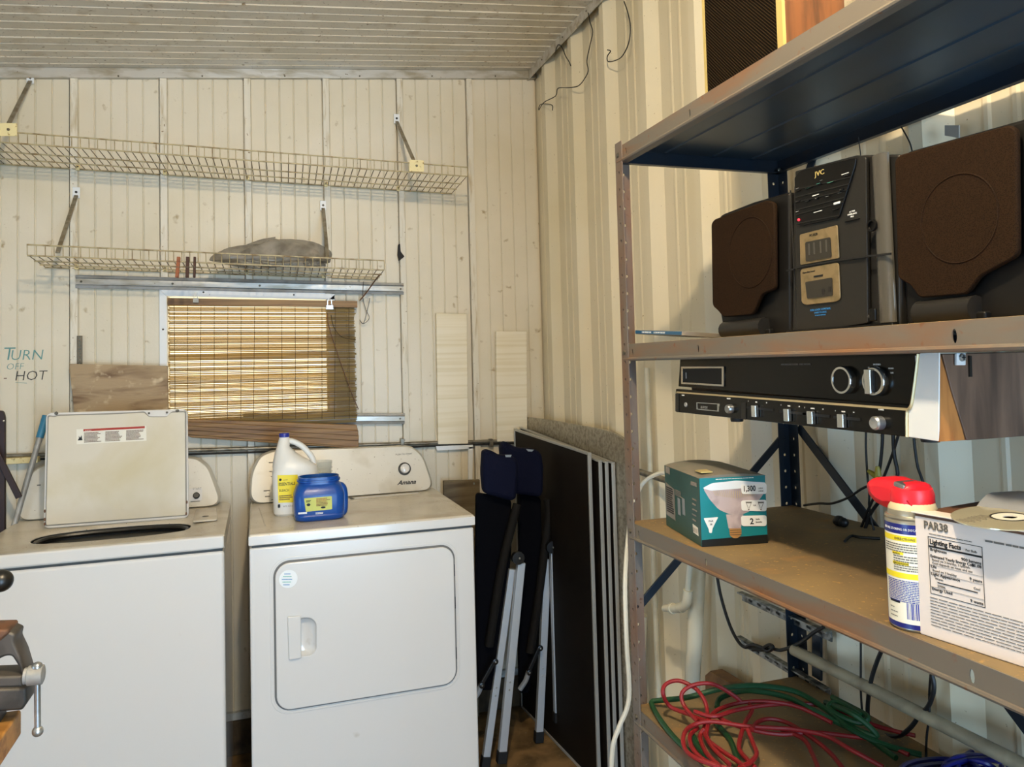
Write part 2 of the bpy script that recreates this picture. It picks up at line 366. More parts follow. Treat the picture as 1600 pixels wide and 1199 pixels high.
# right wall: ribbed sheets
RY = [3.137, 2.836, 2.535, 2.234, 1.933, 1.74, 1.455, 1.16, .86, .56, .26, -.04, -.34, -.64, -.94, -1.24, -1.54]
wr = struct('wall_right', MB().box(XB+.004, XB+.06, -1.9, 3.36, 0, 2.95), 'right_sheet')
def rprof():
    pr = [(3.31, XB), (3.235, XB)]; pr = [(3.31, XB)]
    for i, y in enumerate(RY):
        prv = RY[i-1] if i else 3.36
        a = prv - .085; b = y + .048
        if b < a - .05:
            for q in (1/3, 2/3):
                c = a + (b-a)*q; pr += [(c+.010, XB), (c+.004, XB-.0025), (c-.004, XB-.0025), (c-.010, XB)]
        pr += [(b, XB), (y+.002, XP), (y-.030, XP), (y-.075, XB)]
    return pr
pr = rprof(); cuts = [0]
for i, (y, x) in enumerate(pr):
    if x == XP and i - cuts[-1] > 22: cuts.append(i)
cuts.append(len(pr)-1)
for a, b in zip(cuts, cuts[1:]):
    seg = pr[a:b+1]; k = len(seg); mb = MB()
    mb.add([(x, y, .02) for y, x in seg] + [(x, y, zc(1.2)-.0) for y, x in seg], [(i, k+i, k+i+1, i+1) for i in range(k-1)])
    obj('sheet_panel', mb, 'right_sheet', wr)
t2 = struct('trim_2', MB().prism([(XP-.012, zc(XP)-.042), (XP-.012, zc(XP)), (XP+.02, zc(XP)), (XP+.02, zc(XP)-.002), (XP-.008, zc(XP)-.002), (XP-.008, zc(XP)-.042)], -3.3, 1.9, Matrix(((1, 0, 0, 0), (0, 0, -1, 0), (0, 1, 0, 0), (0, 0, 0, 1)))), 'trim_white')
for y in (2.62, 2.86, 3.1): obj('screw', MB().lathe([(.0035, 0), (.0035, .002), (.002, .003)], 10, at(FX(XP-.012), -y, zc(XP)-.02)), 'screw', t2)
# ceiling sheets with ribs running along x
ce = struct('ceiling', MB().prism([(-2.5, zc(-2.5)+.02), (1.36, zc(1.36)+.02), (1.36, zc(1.36)+.05), (-2.5, zc(-2.5)+.05)], -3.4, 1.9, Matrix(((1, 0, 0, 0), (0, 0, -1, 0), (0, 1, 0, 0), (0, 0, 0, 1)))), 'ceiling_white')
y = 3.3; i = 0
while y > -1.7:
    mb = MB(); seg = [(y, .012), (y, 0)]
    for j in range(1, 5):
        c = y - .061*j; seg += [(c+.004, 0), (c+.0015, -.0025), (c-.0015, -.0025), (c-.004, 0)]
    seg += [(y-.290, 0), (y-.292, -.0035), (y-.302, -.0035), (y-.305, 0)]
    k = len(seg); mb.add([(-2.45, a, zc(-2.45)+h) for a, h in seg] + [(1.24, a, zc(1.24)+h) for a, h in seg], [(i_, i_+1, k+i_+1, k+i_) for i_ in range(k-1)])
    obj('ceiling_panel', mb, 'ceiling_white', ce); y -= .305
struct('wall_left', MB().box(-2.46, -2.4, -1.9, 3.4, 0, 2.6), 'wall_cream')
struct('wall_front', MB().box(-2.46, -.08, -1.96, -1.9, 0, 2.8).box(1.08, 1.31, -1.96, -1.9, 0, 2.9).box(-.08, 1.08, -1.96, -1.9, 2.2, 2.9), 'wall_cream')
# window
wn = thing('window_1', '', ''); del wn['label']; del wn['category']; wn['kind'] = 'structure'
fr = FY(YB-.012)
for nm, q in (('window_frame', [(-.362, 1.83), (.313, 1.815), (.313, 1.79), (-.334, 1.803)]), ('window_frame', [(-.362, 1.83), (-.334, 1.803), (-.334, 1.32), (-.362, 1.29)]),
              ('window_frame', [(.313, 1.815), (.313, 1.29), (.285, 1.32), (.285, 1.79)]), ('window_frame', [(-.362, 1.29), (.313, 1.29), (.285, 1.32), (-.334, 1.32)])):
    obj(nm, MB().prism(q, -.04, .006, fr), 'frame_white', wn, bevel=.002)
obj('pane', MB().box(-.34, .29, YB+.02, YB+.023, 1.31, 1.81), 'pane_warm_diffuser', wn)
obj('mullion', MB().box(-.33, .285, YB+.005, YB+.03, 1.555, 1.575), 'frame_white', wn)
for q in ((255, 515), (318, 457), (459, 461)):
    a = uv(fr, *q); obj('screw', MB().lathe([(.004, 0), (.003, .003)], 10, at(fr, a[0], a[1], .006)), 'black_plastic', wn)
struct('ground_outside', MB().box(-6, 6, 3.5, 14, -.1, -.05), 'ground_out')

# wall marks
mk = thing('wall_writing', 'faint handwritten TURN OFF HOT in marker on the cream wall at left', 'writing', tuple(P(28, 597, 'y', YB)))
f0 = FY(YB)
for s_, px, py, h, m_ in (('T', 3, 563, 20, 'marker_teal'), ('URN', 15, 563, 16, 'marker_teal'), ('OFF', 9, 578, 10, 'marker_teal'), ('-', 4, 596, 14, 'cord_brown'), ('HOT', 22, 595, 15, 'marker_black')):
    tpx(s_, f0, px, py, h, m_, mk, shear=.15, z=.0005, sx=.95, bold=-.0006)
obj('underline', MB().bar(P(24, 598, 'y', YB-.001), P(42, 599, 'y', YB-.001), .0015, .001), 'marker_teal', mk)
solo('black_tape', MB().prism(roundpoly(pp(f0, [(621, 383), (624, 382), (625, 394), (631, 402), (622, 409), (620, 400)]), .004), .0135, .018, f0), 'tape_black', 'torn black patch stuck on the batten right of the upper wire shelf', 'tape')

# ================================================================ WIRE SHELVES
def wire_shelf(lbl, bl, br, zl, zr, fl, frt, yf, braces, clips, grp=None):
    t = thing('wire_shelf', lbl, 'shelf', ((bl+br)/2, YB, min(zl, zr)))
    L = lambda q, y: V(((bl if y > yf+.01 else fl) + ((br-bl) if y > yf+.01 else (frt-fl))*q, y, zl + (zr-zl)*q))
    yb = YB - .012
    mb = MB()
    for y, dz, r in ((yb, 0, .003), (yb-.10, -.003, .0028), (yb-.20, -.003, .0028)):
        k = (yb - y)/(yb - yf); a = V((bl+(fl-bl)*k, y, zl+dz)); b = V((br+(frt-br)*k, y, zr+dz)); mb.tube([a, b], r, 6)
    obj('deck_wire', mb, 'wire_coat', t)
    mb = MB(); 
    for dz in (0, .037): mb.tube([(fl, yf, zl+dz), (frt, yf, zr+dz)], .0028, 6)
    obj('front_lip', mb, 'wire_coat', t)
    n = int(abs(frt - fl)/.0265); mb = MB(); mb2 = MB()
    for i in range(n+1):
        q = i/n; a = V((bl+(br-bl)*q, yb, zl+(zr-zl)*q+.003)); b = V((fl+(frt-fl)*q, yf, zl+(zr-zl)*q+.003)); c = b + V((0, -.002, .036))
        mb.tube([a, b], .0018, 4); mb2.tube([b, c], .0014, 4)
    o = obj('cross_wire', mb, 'wire_rust_shade', t); o['kind'] = 'stuff'; o = obj('lip_picket', mb2, 'wire_coat', t); o['kind'] = 'stuff'
    for (tp, bt, pl) in braces:
        a = P(*tp, 'y', YB-.016); b = P(*bt, 'y', yf)
        br_ = obj('brace', MB().bar(a, b, .014, .006), 'brace_grey', t, bevel=.001)
        obj('brace_foot', MB().box(a.x-.013, a.x+.013, YB-.016, YB-.011, a.z-.008, a.z+.034), 'frame_white', t, bevel=.003)
        obj('screw', MB().lathe([(.005, 0), (.004, .004)], 10, at(FY(YB-.016), a.x, a.z+.014)), 'black_plastic', t)
        if pl:
            q = pp(FY(yf-.004), pl); obj('bracket_plate', MB().prism(roundpoly(q, .003), 0, .004, FY(yf-.004)), 'clip_cream', t)
            cx = sum(p[0] for p in q)/4; cy = sum(p[1] for p in q)/4
            obj('screw', MB().lathe([(.005, 0), (.004, .004)], 10, at(FY(yf-.008), cx, cy)), 'screw', t)
    for px, py in clips:
        a = P(px, py, 'y', YB-.012); cl = obj('wall_clip', MB().box(a.x-.007, a.x+.007, YB-.022, YB-.0112, a.z-.012, a.z+.008), 'clip_cream', t, bevel=.002)
        obj('screw', MB().lathe([(.004, 0), (.003, .003)], 8, at(FY(YB-.022), a.x, a.z+.002)), 'screw', cl)
    return t
wire_shelf('long cream wire shelf high on the back wall, just under the ceiling trim', -1.75, .83, 2.312, 2.264, -1.75, .815, 2.97,
           [((47, 127), (14, 193), [(0, 193), (27, 193), (27, 213), (0, 213)]), ((620, 190), (646, 250), [(640, 250), (662, 251), (662, 269), (639, 268)])],
           [(122, 262), (258, 270), (387, 278), (509, 288), (622, 295)])
wire_shelf('shorter cream wire shelf above the bamboo blind holding a crumpled bag', -.756, .494, 1.911, 1.878, -.735, .472, 2.97,
           [((119, 306), (90, 395), None), ((505, 326), (512, 405), None)],
           [(120, 417), (258, 420), (386, 425), (505, 431)])
# crumpled plastic bag
mb = MB(); n1, n2 = 40, 18; c = P(431, 411, 'y', 3.10); R = random.Random(3)
ph = [R.uniform(0, 6) for _ in range(8)]
rows = []
for j in range(n2+1):
    th = math.pi*j/n2; row = []
    for i in range(n1):
        a = 2*math.pi*i/n1; w1 = 1 + .10*math.sin(3*a+ph[0]+2*th) + .06*math.sin(7*a+ph[1]) + .05*math.sin(11*a+ph[2]-3*th)
        z = math.cos(th)*(.070 if th < math.pi/2 else .016)*(1+.25*math.sin(2*a+ph[3])+.15*math.sin(5*a+ph[4]))*(1.0)
        s_ = math.sin(th)**.6
        row.append((c.x + .205*math.cos(a)*s_*w1, 3.10 + .11*math.sin(a)*s_*w1, 1.921 + z))
    rows.append(row)
vs = [p for r in rows for p in r]; f = [(j*n1+i, j*n1+(i+1) % n1, (j+1)*n1+(i+1) % n1, (j+1)*n1+i) for j in range(n2) for i in range(n1)]
solo('plastic_bag', MB().add(vs, f), 'plastic_bag', 'crumpled grey clear plastic bag lying on the lower wire shelf', 'bag', smooth=True)
for i, (px, py, m_, tl, l_) in enumerate(((278, 418, 'peg_orange', 3, 'orange-brown wooden clothespin, left of three on the lower wire shelf'), (293, 418, 'peg_dark', 1, 'dark wooden clothespin, middle of three on the lower wire shelf'), (304, 418, 'peg_dark', 1, 'thin dark clothespin, right of three on the lower wire shelf'))):
    a = P(px+tl*.5, py-16, 'y', 2.962); b = P(px-tl*.5, py+16, 'y', 2.962); t = thing('clothespin', l_, 'clothespin', tuple(b), group='clothespins on the lower wire shelf')
    ww = .011 if i < 2 else .008
    obj('jaw', MB().bar(a + V((0, -.010, 0)), b + V((0, -.008, 0)), ww, .004), m_, t, bevel=.001); obj('jaw', MB().bar(a + V((0, .004, 0)), b + V((0, .008, 0)), ww, .004), m_, t, bevel=.001)
    mid = (a+b)/2; obj('spring', MB().tube([mid+V((-ww*.6, -.012, 0)), mid+V((ww*.6, -.012, 0)), mid+V((ww*.6, .012, 0)), mid+V((-ww*.6, .012, 0))], .001, 6, True), 'screw', t)
# slotted rails
def rail(lbl, a, b, h, group='wall rails', scr=()):
    t = thing('metal_rail', lbl, 'rail', tuple(b), group=None); a = V(a); b = V(b); d = (b-a); L_ = d.length
    fr = Fr(a, d, (0, 0, 1))
    mb = MB(); prof = [(0, 0), (h, 0), (h, .010), (h*.80, .014), (h*.72, .007), (h*.28, .007), (h*.20, .014), (0, .010)]
    m2 = fr @ Matrix(((0, 0, 1, 0), (-1, 0, 0, 0), (0, 1, 0, 0), (0, 0, 0, 1)))
    mb.prism([(p[0], p[1]) for p in prof], 0, L_, m2); obj('channel', mb, 'alu_dull', t)
    obj('face_strip', MB().fbox(fr, 0, L_, -h*.70, -h*.30, .0072, .0095), 'trim_white', t)
    for q in scr: obj('screw', MB().lathe([(.0045, 0), (.003, .003)], 10, at(fr, L_*q, -h*.5, .0095)), 'screw', t)
rail('long grey metal rail fixed across the wall above the window', P(119, 430, 'y', YB-.011), P(630, 443, 'y', YB-.011), .050, scr=(.015, .27, .53, .99))
rail('short end of metal rail showing right of the blind at its foot', P(380, 646, 'y', YB-.011), P(632, 646, 'y', YB-.011), .045, scr=(.97,))

# ================================================================ BLIND
bl = thing('bamboo_blind', 'frayed bamboo roll-up blind hanging crooked over the window', 'blind', tuple(P(410, 700, 'y', 3.25)))
yb_ = 3.262; x0, x1 = -.326, .392; R = random.Random(5); mb = MB(); z = 1.782; i = 0
zt = z
while z > 1.285:
    h_ = R.choice((.0036, .0042, .005, .0055)); g_ = R.choice((.0003, .0004, .0006, .0018)) if R.random() > .1 else .0030
    k = (zt - z)/.5
    xl = x0 + R.uniform(-.004, .003); xr = x1 + R.uniform(-.005, .004) - .0; tl = -.004*k
    dz = R.uniform(-.0005, .0005)
    mb.prism([(xl, z+tl), (xr, z-.006+dz), (xr, z-.006-h_+dz), (xl, z+tl-h_)], -.0008, .0008, FY(yb_ + R.uniform(-.0012, .0012)))
    z -= h_ + g_
o = obj('slat', mb, 'bamboo', bl); o['kind'] = 'stuff'
obj('headrail', MB().prism(pp(FY(3.255), [(262, 466), (558, 471), (558, 481), (262, 477)]), 0, .010, FY(3.255)), 'bamboo_solid', bl, bevel=.001)
for i, px in enumerate(range(272, 556, 21)):
    a = P(px, 476, 'y', 3.257); b = P(px+R.uniform(-2, 2), 655, 'y', 3.257); obj('thread', MB().tube([a, b], .0009, 4), 'thread', bl)
for i, (q, d) in enumerate((([(263, 653), (557, 664), (559, 674), (263, 658)], .012), ([(264, 657), (559, 672), (559, 681), (267, 664)], .02), ([(268, 662), (560, 679), (560, 689), (275, 671)], .016), ([(275, 669), (560, 687), (560, 699), (288, 679)], .010), ([(285, 678), (558, 697), (556, 701), (300, 684)], .006))):
    obj('rolled_fold', MB().prism(pp(FY(3.25), q), 0, d, FY(3.25)), 'bamboo_solid', bl, bevel=.003)
obj('pull_cord', MB().tube(cat([P(512, 490, 'y', 3.24), P(514, 510, 'y', 3.24), P(530, 560, 'y', 3.24), P(548, 610, 'y', 3.24), P(560, 640, 'y', 3.24)]), .0018, 6), 'cord_brown', bl)
obj('pull_cord', MB().tube(cat([P(517, 492, 'y', 3.238), P(522, 512, 'y', 3.238), P(535, 527, 'y', 3.238), P(556, 531, 'y', 3.238)]), .0015, 6), 'thread', bl)
for px, py, w_, l_ in ((306, 466, 9, 'grey binder clip holding the left top of the bamboo blind'), (515, 477, 13, 'silver binder clip holding the right top of the bamboo blind')):
    c = P(px, py, 'y', 3.238); t = thing('binder_clip', l_, 'clip', tuple(c)); s_ = w_*.0012
    obj('clip_body', MB().prism([(c.x-s_, c.z-.018), (c.x+s_, c.z-.018), (c.x+s_*.9, c.z), (c.x-s_*.9, c.z)], 0, .012, FY(3.246)), 'alu' if w_ > 10 else 'alu_dull', t, bevel=.001)
    obj('wire_lever', MB().tube([(c.x-s_*.6, 3.236, c.z-.002), (c.x-s_*.4, 3.234, c.z+.022), (c.x+s_*.4, 3.234, c.z+.022), (c.x+s_*.6, 3.236, c.z-.002)], .0012, 6), 'knob_chrome', t)
solo('hanging_string', MB().tube(cat([P(594, 428, 'y', 3.10), P(585, 440, 'y', 3.16), P(572, 458, 'y', 3.25), P(562, 470, 'y', 3.27)]), .0028, 6), 'cord_brown', 'brown twine tied from the lower wire shelf end down to the blind', 'string', smooth=True)
solo('black_wire', MB().tube(cat([P(568, 440, 'y', 3.27), P(567, 465, 'y', 3.27), P(572, 485, 'y', 3.27), P(577, 497, 'y', 3.27), P(568, 506, 'y', 3.27), P(562, 500, 'y', 3.27)]) + cat([P(562, 500, 'y', 3.268), P(568, 505, 'y', 3.268), P(575, 480, 'y', 3.268), P(578, 466, 'y', 3.268)]), .0012, 5), 'cord_black', 'thin black wire looping beside the top right of the blind', 'wire', smooth=True)

# wall boards, strips, pipe
solo('wooden_board', MB().prism(pp(FY(3.26), [(110, 569), (262, 572), (264, 650), (118, 650)]), 0, .02, FY(3.26)), 'old_wood', 'weathered peeling plywood board hung at the lower left of the window', 'board', bevel=.002)
t = thing('slotted_strip', 'dark perforated metal strip sticking up above the weathered board', 'strip', tuple(P(124, 575, 'y', 3.28)))
f1 = FY(3.285); q = pp(f1, [(120, 525), (129, 525), (129, 575), (120, 575)])
hs = [circ((q[0][0]+q[1][0])/2, q[0][1] - .010 - .0135*i, .0032, 10) for i in range(8)]
plate('strip_plate', f1, [q] + hs, .002, 'screw', t)
for lbl, q in (('left cream foam strip standing on the pipe beside the batten', [(680, 490), (728, 491), (730, 693), (683, 694)]), ('right cream foam strip near the corner, lower at its top', [(773, 518), (821, 518), (822, 690), (775, 690)])):
    solo('foam_panel', MB().prism(pp(FY(YB-.012), q), 0, .020, FY(YB-.012)), 'foam', lbl, 'panel', bevel=.003)
pc = thing('conduit_pipe', 'thin grey conduit running along the back wall above the appliances', 'pipe', tuple(P(545, 697, 'y', 3.24)))
a, b = P(262, 705, 'y', 3.28), P(820, 688, 'y', 3.28)
obj('pipe', MB().tube([a + (a-b)*1.3, b], .0075, 10), 'conduit', pc, smooth=True); obj('pipe', MB().tube([a + (a-b)*1.3 + V((0, 0, -.017)), a+(b-a)*.55+V((0, 0, -.015)), b+V((0, 0, -.012))], .004, 8), 'black_rubber', pc, smooth=True, label='black cable strapped under the conduit')
for px in (629, 768):
    c = P(px, 694, 'y', 3.27); obj('clamp', MB().box(c.x-.008, c.x+.008, 3.268, 3.295, c.z-.013, c.z+.022), 'conduit', pc, bevel=.002)
solo('ledge_strip', MB().prism(pp(FY(3.27), [(8, 716), (62, 713), (62, 722), (8, 725)]), -.02, .03, FY(3.27)), 'clip_cream', 'short cream ledge strip on the wall left of the washer lid', 'strip', bevel=.002)
t = thing('hatch_frame', 'white angled trim under the left foam strip, behind the dryer', 'frame', tuple(P(735, 760, 'y', 3.29)))
obj('top_bar', MB().prism(pp(FY(3.287), [(680, 697), (738, 695), (738, 701), (682, 704)]), 0, .012, FY(3.287)), 'frame_white', t, bevel=.001)
obj('side_bar', MB().prism(pp(FY(3.287), [(731, 698), (738, 698), (737, 760), (731, 760)]), 0, .012, FY(3.287)), 'frame_white', t, bevel=.001)
t = thing('grey_board', 'grey-brown board leaning behind the dryer, right of its console', 'board', (.86, 3.24, .0)); f1 = FY(3.24)
obj('board', MB().prism(pp(f1, [(692, 751), (748, 749), (748, 840), (692, 840)]), 0, .018, f1), 'plank_grey', t, bevel=.001)
obj('board', MB().prism([(p[0], p[1]-.0) for p in pp(f1, [(692, 790), (748, 787), (748, 1180), (692, 1180)])], -.02, .002, f1), 'plank_grey', t)
q = uv(f1, 739, 755); obj('screw', MB().lathe([(.006, 0), (.004, .003)], 10, at(f1, q[0], q[1], .018)), 'knob_chrome', t)
# ================================================================ WASHER
def outline_console(pts, r): return roundpoly(pts, r, 6)
ws = thing('washing_machine', 'white top-loading washing machine with its lid standing open, at left', 'washing machine', (-.457, 2.93, 0))
XL, XR, YF, YK = -.812, -.104, 2.60, 3.245
obj('cabinet', MB().box(XL, XR, YF, YK, .025, .940), 'appliance', ws, bevel=.012, seg=3)
obj('seam', MB().box(XL+.006, XR-.006, YF+.006, YK, .938, .950), 'gap_dark', ws)
# deck: rectangle with an oval well
def deck_ring(x0, x1, y0, y1, z, cx, cy, rx, ry, n=72):
    mb = MB(); out = []; inn = []; i2 = []; i3 = []
    for i in range(n):
        a = 2*math.pi*i/n + .01; c, s_ = math.cos(a), math.sin(a)
        e = (abs(c)**2.6 + abs(s_)**2.6)**(-1/2.6); inn.append((cx + rx*c*e, cy + ry*s_*e, z-.004)); i2.append((cx+(rx-.02)*c*e, cy+(ry-.008)*s_*e, z-.008)); i3.append((cx+(rx-.03)*c*e, cy+(ry-.012)*s_*e, z-.010))
        kx = ((x1-cx)/c if c > 0 else (x0-cx)/c); ky = ((y1-cy)/s_ if s_ > 0 else (y0-cy)/s_); k = min(kx, ky); out.append((cx + c*k, cy + s_*k, z))
    low = [(p[0], p[1], .948) for p in out]
    rings = [low, out, inn, i2, i3, [(p[0], p[1], z-.013) for p in i3]]
    vs = [p for r in rings for p in r]
    return mb.add(vs, [(j*n+i, j*n+(i+1) % n, (j+1)*n+(i+1) % n, (j+1)*n+i) for j in range(len(rings)-1) for i in range(n)]), i3
ZT = .988
mb, i3 = deck_ring(XL, XR, YF-.004, YK, ZT, -.455, 2.845, .265, .130)
obj('top_deck', mb, 'deck_dirty', ws, smooth=True)
obj('front_lip', MB().box(XL, XR, YF-.012, YF+.02, .949, ZT+.001), 'appliance', ws, bevel=.007, seg=3)
n = len(i3); mb = MB(); 
r1 = [(p[0], p[1], ZT-.013) for p in i3]; r2 = [(-.455+(p[0]+.455)*.93, 2.845+(p[1]-2.845)*.93, .60) for p in i3]
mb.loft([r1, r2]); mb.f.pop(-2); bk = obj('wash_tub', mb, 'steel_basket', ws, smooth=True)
obj('tub_ring', MB().tube([(-.455+(p[0]+.455)*.96, 2.845+(p[1]-2.845)*.93, ZT-.022) for p in i3], .008, 8, True), 'black_plastic', ws, smooth=True)
obj('dispenser', MB().prism(roundpoly([(-.215, 2.86), (-.135, 2.86), (-.150, 3.10), (-.222, 3.10)], .012), ZT, ZT+.006), 'deck_dirty', ws, bevel=.002)
obj('dispenser_mark', MB().lathe([(.012, ZT+.006), (.010, ZT+.0068)], 16, Matrix.Translation((-.178, 2.93, 0))), 'grey_print', ws)
def console(name, pts, r, z0, ybase, slope, yback, parent, mt):
    o = roundpoly(pts, r, 6); ring = [(p[0], ybase + (p[1]-z0)*slope, p[1]) for p in o]; ring1 = [(p[0], q[1]+.012, p[1]) for p, q in zip(o, ring)]
    cx = sum(p[0] for p in o)/len(o); cz = sum(p[1] for p in o)/len(o)
    inn = [(cx+(p[0]-cx)*.975, ybase + (cz+(p[1]-cz)*.96-z0)*slope - .004, cz+(p[1]-cz)*.96) for p in o]
    back = [(p[0], yback, p[1]) for p in o]
    return obj(name, MB().loft([back, ring1, inn]), mt, parent, smooth=True)
csl = .30
cfr = lambda yb0, z0: Fr((0, yb0-.0045 - z0*csl, 0), (1, 0, 0), (0, csl, 1))
con = console('control_console', [(-.825, ZT), (-.785, 1.165), (-.70, 1.19), (-.225, 1.172), (-.180, 1.135), (-.128, ZT)], .05, ZT, 3.165, csl, 3.262, ws, 'appliance_dirty')
fw_ = cfr(3.165, ZT)
a = uv(fw_, 307, 775); obj('start_knob', MB().lathe([(.012, 0), (.012, .010), (.009, .013), (0, .013)], 20, at(fw_, *a)), 'black_plastic', ws, smooth=True)
plate('knob_plate', fw_, [rrect(a[0]-.030, a[0]+.020, a[1]-.02, a[1]+.028, .008)], .001, 'appliance', ws)
tpx('START', fw_, 301, 766, 3, 'grey_mark', ws); fineprint(fw_, a[0]-.02, a[0]+.02, a[1]-.018, a[1]-.024, 1, 'grey_mark', ws); fineprint(fw_, *[uv(fw_, 58, 757)[0], uv(fw_, 66, 757)[0]], *[uv(fw_, 60, 757)[1], uv(fw_, 60, 760)[1]], 1, 'grey_mark', ws)
# lid, standing open and leaning back a little
f1 = Fr(P(180, 815, 'y', 2.975), (1, -.012, 0), (0, .10, 1))
q = pp(f1, [(71, 645), (293, 639), (295, 810), (67, 827)])
lidm = slab([roundpoly(q, .022, 6)], .010, .004); lidm.transform(f1 @ Matrix.Translation((0, 0, -.014)))
lid = finish('lid', lidm, MATS['appliance'], ws)
q2 = pp(f1, [(76, 651), (86, 652), (90, 650), (165, 648), (210, 646), (225, 645), (233, 652), (260, 652), (267, 645), (289, 644), (290, 805), (72, 821)])
plate('lid_panel', f1, [roundpoly(q2, .006, 3)], .003, 'lid_inside', lid, z=-.002, bevel=.001)
plate('lid_groove', f1, [roundpoly(pp(f1, [(74, 649), (85, 650), (91, 648), (165, 646), (211, 644), (226, 643), (233, 651), (261, 651), (268, 643), (291, 642), (292, 806), (70, 823)]), .006, 3)], .001, 'groove_grey', lid, z=-.0035)
for px, py in ((88, 646), (277, 642), (233, 646), (261, 645)):
    a = uv(f1, px, py); obj('bumper', MB().lathe([(.006 if px in (88, 277) else .003, 0), (.004, .004)], 12, at(f1, a[0], a[1], 0)), 'grey_mark', lid)
for px, py in ((70, 799), (70, 812), (70, 819), (292, 785), (291, 803)):
    a = uv(f1, px, py); obj('chip', MB().prism(circ(a[0], a[1], .003, 8, .006), .0, .0012, f1), 'vise_rust', lid)
q = pp(f1, [(119.5, 671), (228.5, 665.5), (229, 689), (120, 694.5)]); decal('warning_label', f1, q, 'paper', lid, z=.0012)
a = q[0]; b = q[1]; f2 = Fr(f1 @ V((a[0], a[1], .002)), (f1 @ V((b[0], b[1], 0))) - (f1 @ V((a[0], a[1], 0))), f1.col[1].xyz)
Wl = math.dist(a, b); Hl = math.dist(q[0], q[3])
decal('red_band', f2, [(Wl*.10, -Hl*.02), (Wl*.98, -Hl*.02), (Wl*.98, -Hl*.17), (Wl*.10, -Hl*.17)], 'red_print', lid, z=0)
for i in range(3):
    fineprint(f2, Wl*(.11+.30*i), Wl*(.37+.30*i), -Hl*.24, -Hl*.93, 8, 'cord_brown', lid, z=.0002)
decal('warning_symbol', f2, [(Wl*.02, -Hl*.75), (Wl*.04, -Hl*.6), (Wl*.035, -Hl*.45), (Wl*.055, -Hl*.58), (Wl*.075, -Hl*.42), (Wl*.08, -Hl*.62), (Wl*.09, -Hl*.75)], 'black_print', lid, z=0)
text('WARNING', f2, Wl*.12, -Hl*.155, .0042, 'paper', lid, z=.0006)
for x in (XL+.05, XR-.05): obj('leveling_foot', MB().lathe([(.02, 0), (.02, .012), (.01, .026)], 12, Matrix.Translation((x, 2.66, 0))), 'black_rubber', ws)

# ================================================================ DRYER
dr = thing('clothes_dryer', 'white front-loading clothes dryer with a big square door', 'dryer', (.338, 2.93, 0))
XL, XR = -.030, .706; ZT = .984
obj('cabinet', MB().box(XL, XR, YF+.019, YK, .025, .938), 'appliance', dr, bevel=.008, seg=2)
obj('seam', MB().box(XL+.006, XR-.006, YF+.006, YK, .936, .948), 'gap_dark', dr)
obj('top_panel', MB().box(XL-.002, XR+.003, YF-.010, YK, .946, ZT), 'deck_dirty', dr, bevel=.009, seg=3)
obj('front_lip', MB().box(XL-.0025, XR+.0035, YF-.0108, YF-.004, .948, ZT-.006), 'appliance', dr, bevel=.003)
for a, b in (((.36, 3.10), (.62, 3.105)), ((.36, 3.10), (.335, 3.06)), ((.335, 3.06), (.64, 3.07)), ((.64, 3.07), (.685, 2.80)), ((.685, 2.80), (.685, 2.70)), ((.00, 3.08), (.02, 2.70))):
    obj('top_crease', MB().tube([(a[0], a[1], ZT-.0005), (b[0], b[1], ZT-.0005)], .0022, 6), 'deck_dirty', dr, smooth=True)
obj('lint_door_slot', MB().prism([(.36, 3.125), (.62, 3.13), (.62, 3.137), (.36, 3.132)], ZT, ZT+.002), 'appliance', dr)
obj('lint_door_notch', MB().prism([(.345, 3.10), (.357, 3.10), (.352, 3.15), (.342, 3.15)], ZT, ZT+.0015), 'gap_dark', dr)
console('control_console', [(-.037, ZT), (-.030, 1.10), (.004, 1.165), (.06, 1.182), (.615, 1.168), (.662, 1.125), (.700, ZT)], .05, ZT, 3.165, csl, 3.262, dr, 'appliance_dirty')
fd = cfr(3.165, ZT); a = uv(fd, 632, 733)
obj('dial_ring', MB().lathe([(.0265, 0), (.0265, .004), (.021, .004), (.021, 0)], 28, at(fd, *a)), 'black_plastic', dr, smooth=True)
obj('dial', MB().lathe([(.0205, 0), (.019, .016), (.015, .019), (0, .019)], 28, at(fd, *a)), 'appliance', dr, smooth=True)
tpx('PUSH TO START', fd, 618, 712, 2.5, 'grey_mark', dr)
tpx('Amana', fd, 621, 758, 6.5, 'black_print', dr, shear=.45, bold=.0006, sx=1.1)
for px, py, w_ in ((420, 722, 9), (421, 736, 5), (423, 744, 4), (412, 766, 12), (414, 775, 10), (424, 780, 6)):
    a = uv(fd, px, py); b = uv(fd, px+w_, py+2); fineprint(fd, a[0], b[0], a[1], b[1], 1, 'grey_mark', dr)
# door with sunk grip
ff = FY(YF)
out = rrect(.047, .630, .424, .884, .045, 7)
hole = [uv(FY(YF-.010), x, y) for x, y in ((469, 966), (486, 966), (494, 974), (494, 1016), (486, 1024), (469, 1026))]
hole = roundpoly(hole, .012, 4)
cavity = rrect(min(p[0] for p in hole)-.05, max(p[0] for p in hole)+.008, min(p[1] for p in hole)-.008, max(p[1] for p in hole)+.008, .02)
plate('front_panel', FY(YF+.02), [rrect(XL, XR, .025, .938, .006), cavity], .020, 'appliance', dr, bevel=.005)
plate('door_gap_shade', ff, [rrect(.041, .636, .418, .890, .050, 7), cavity], .0009, 'gap_shade_grey', dr)  # grey ring, the shade of the gap around the door put in as colour
door = plate('door', ff, [out, hole], .012, 'appliance', dr, bevel=.003)
plate('groove_lip', ff, [rrect(.030, .646, .407, .900, .058, 7), rrect(.037, .640, .414, .894, .054, 7)], .0014, 'appliance', dr, bevel=.001)
n_ = len(hole); cxh = sum(p[0] for p in hole)/n_; czh = sum(p[1] for p in hole)/n_
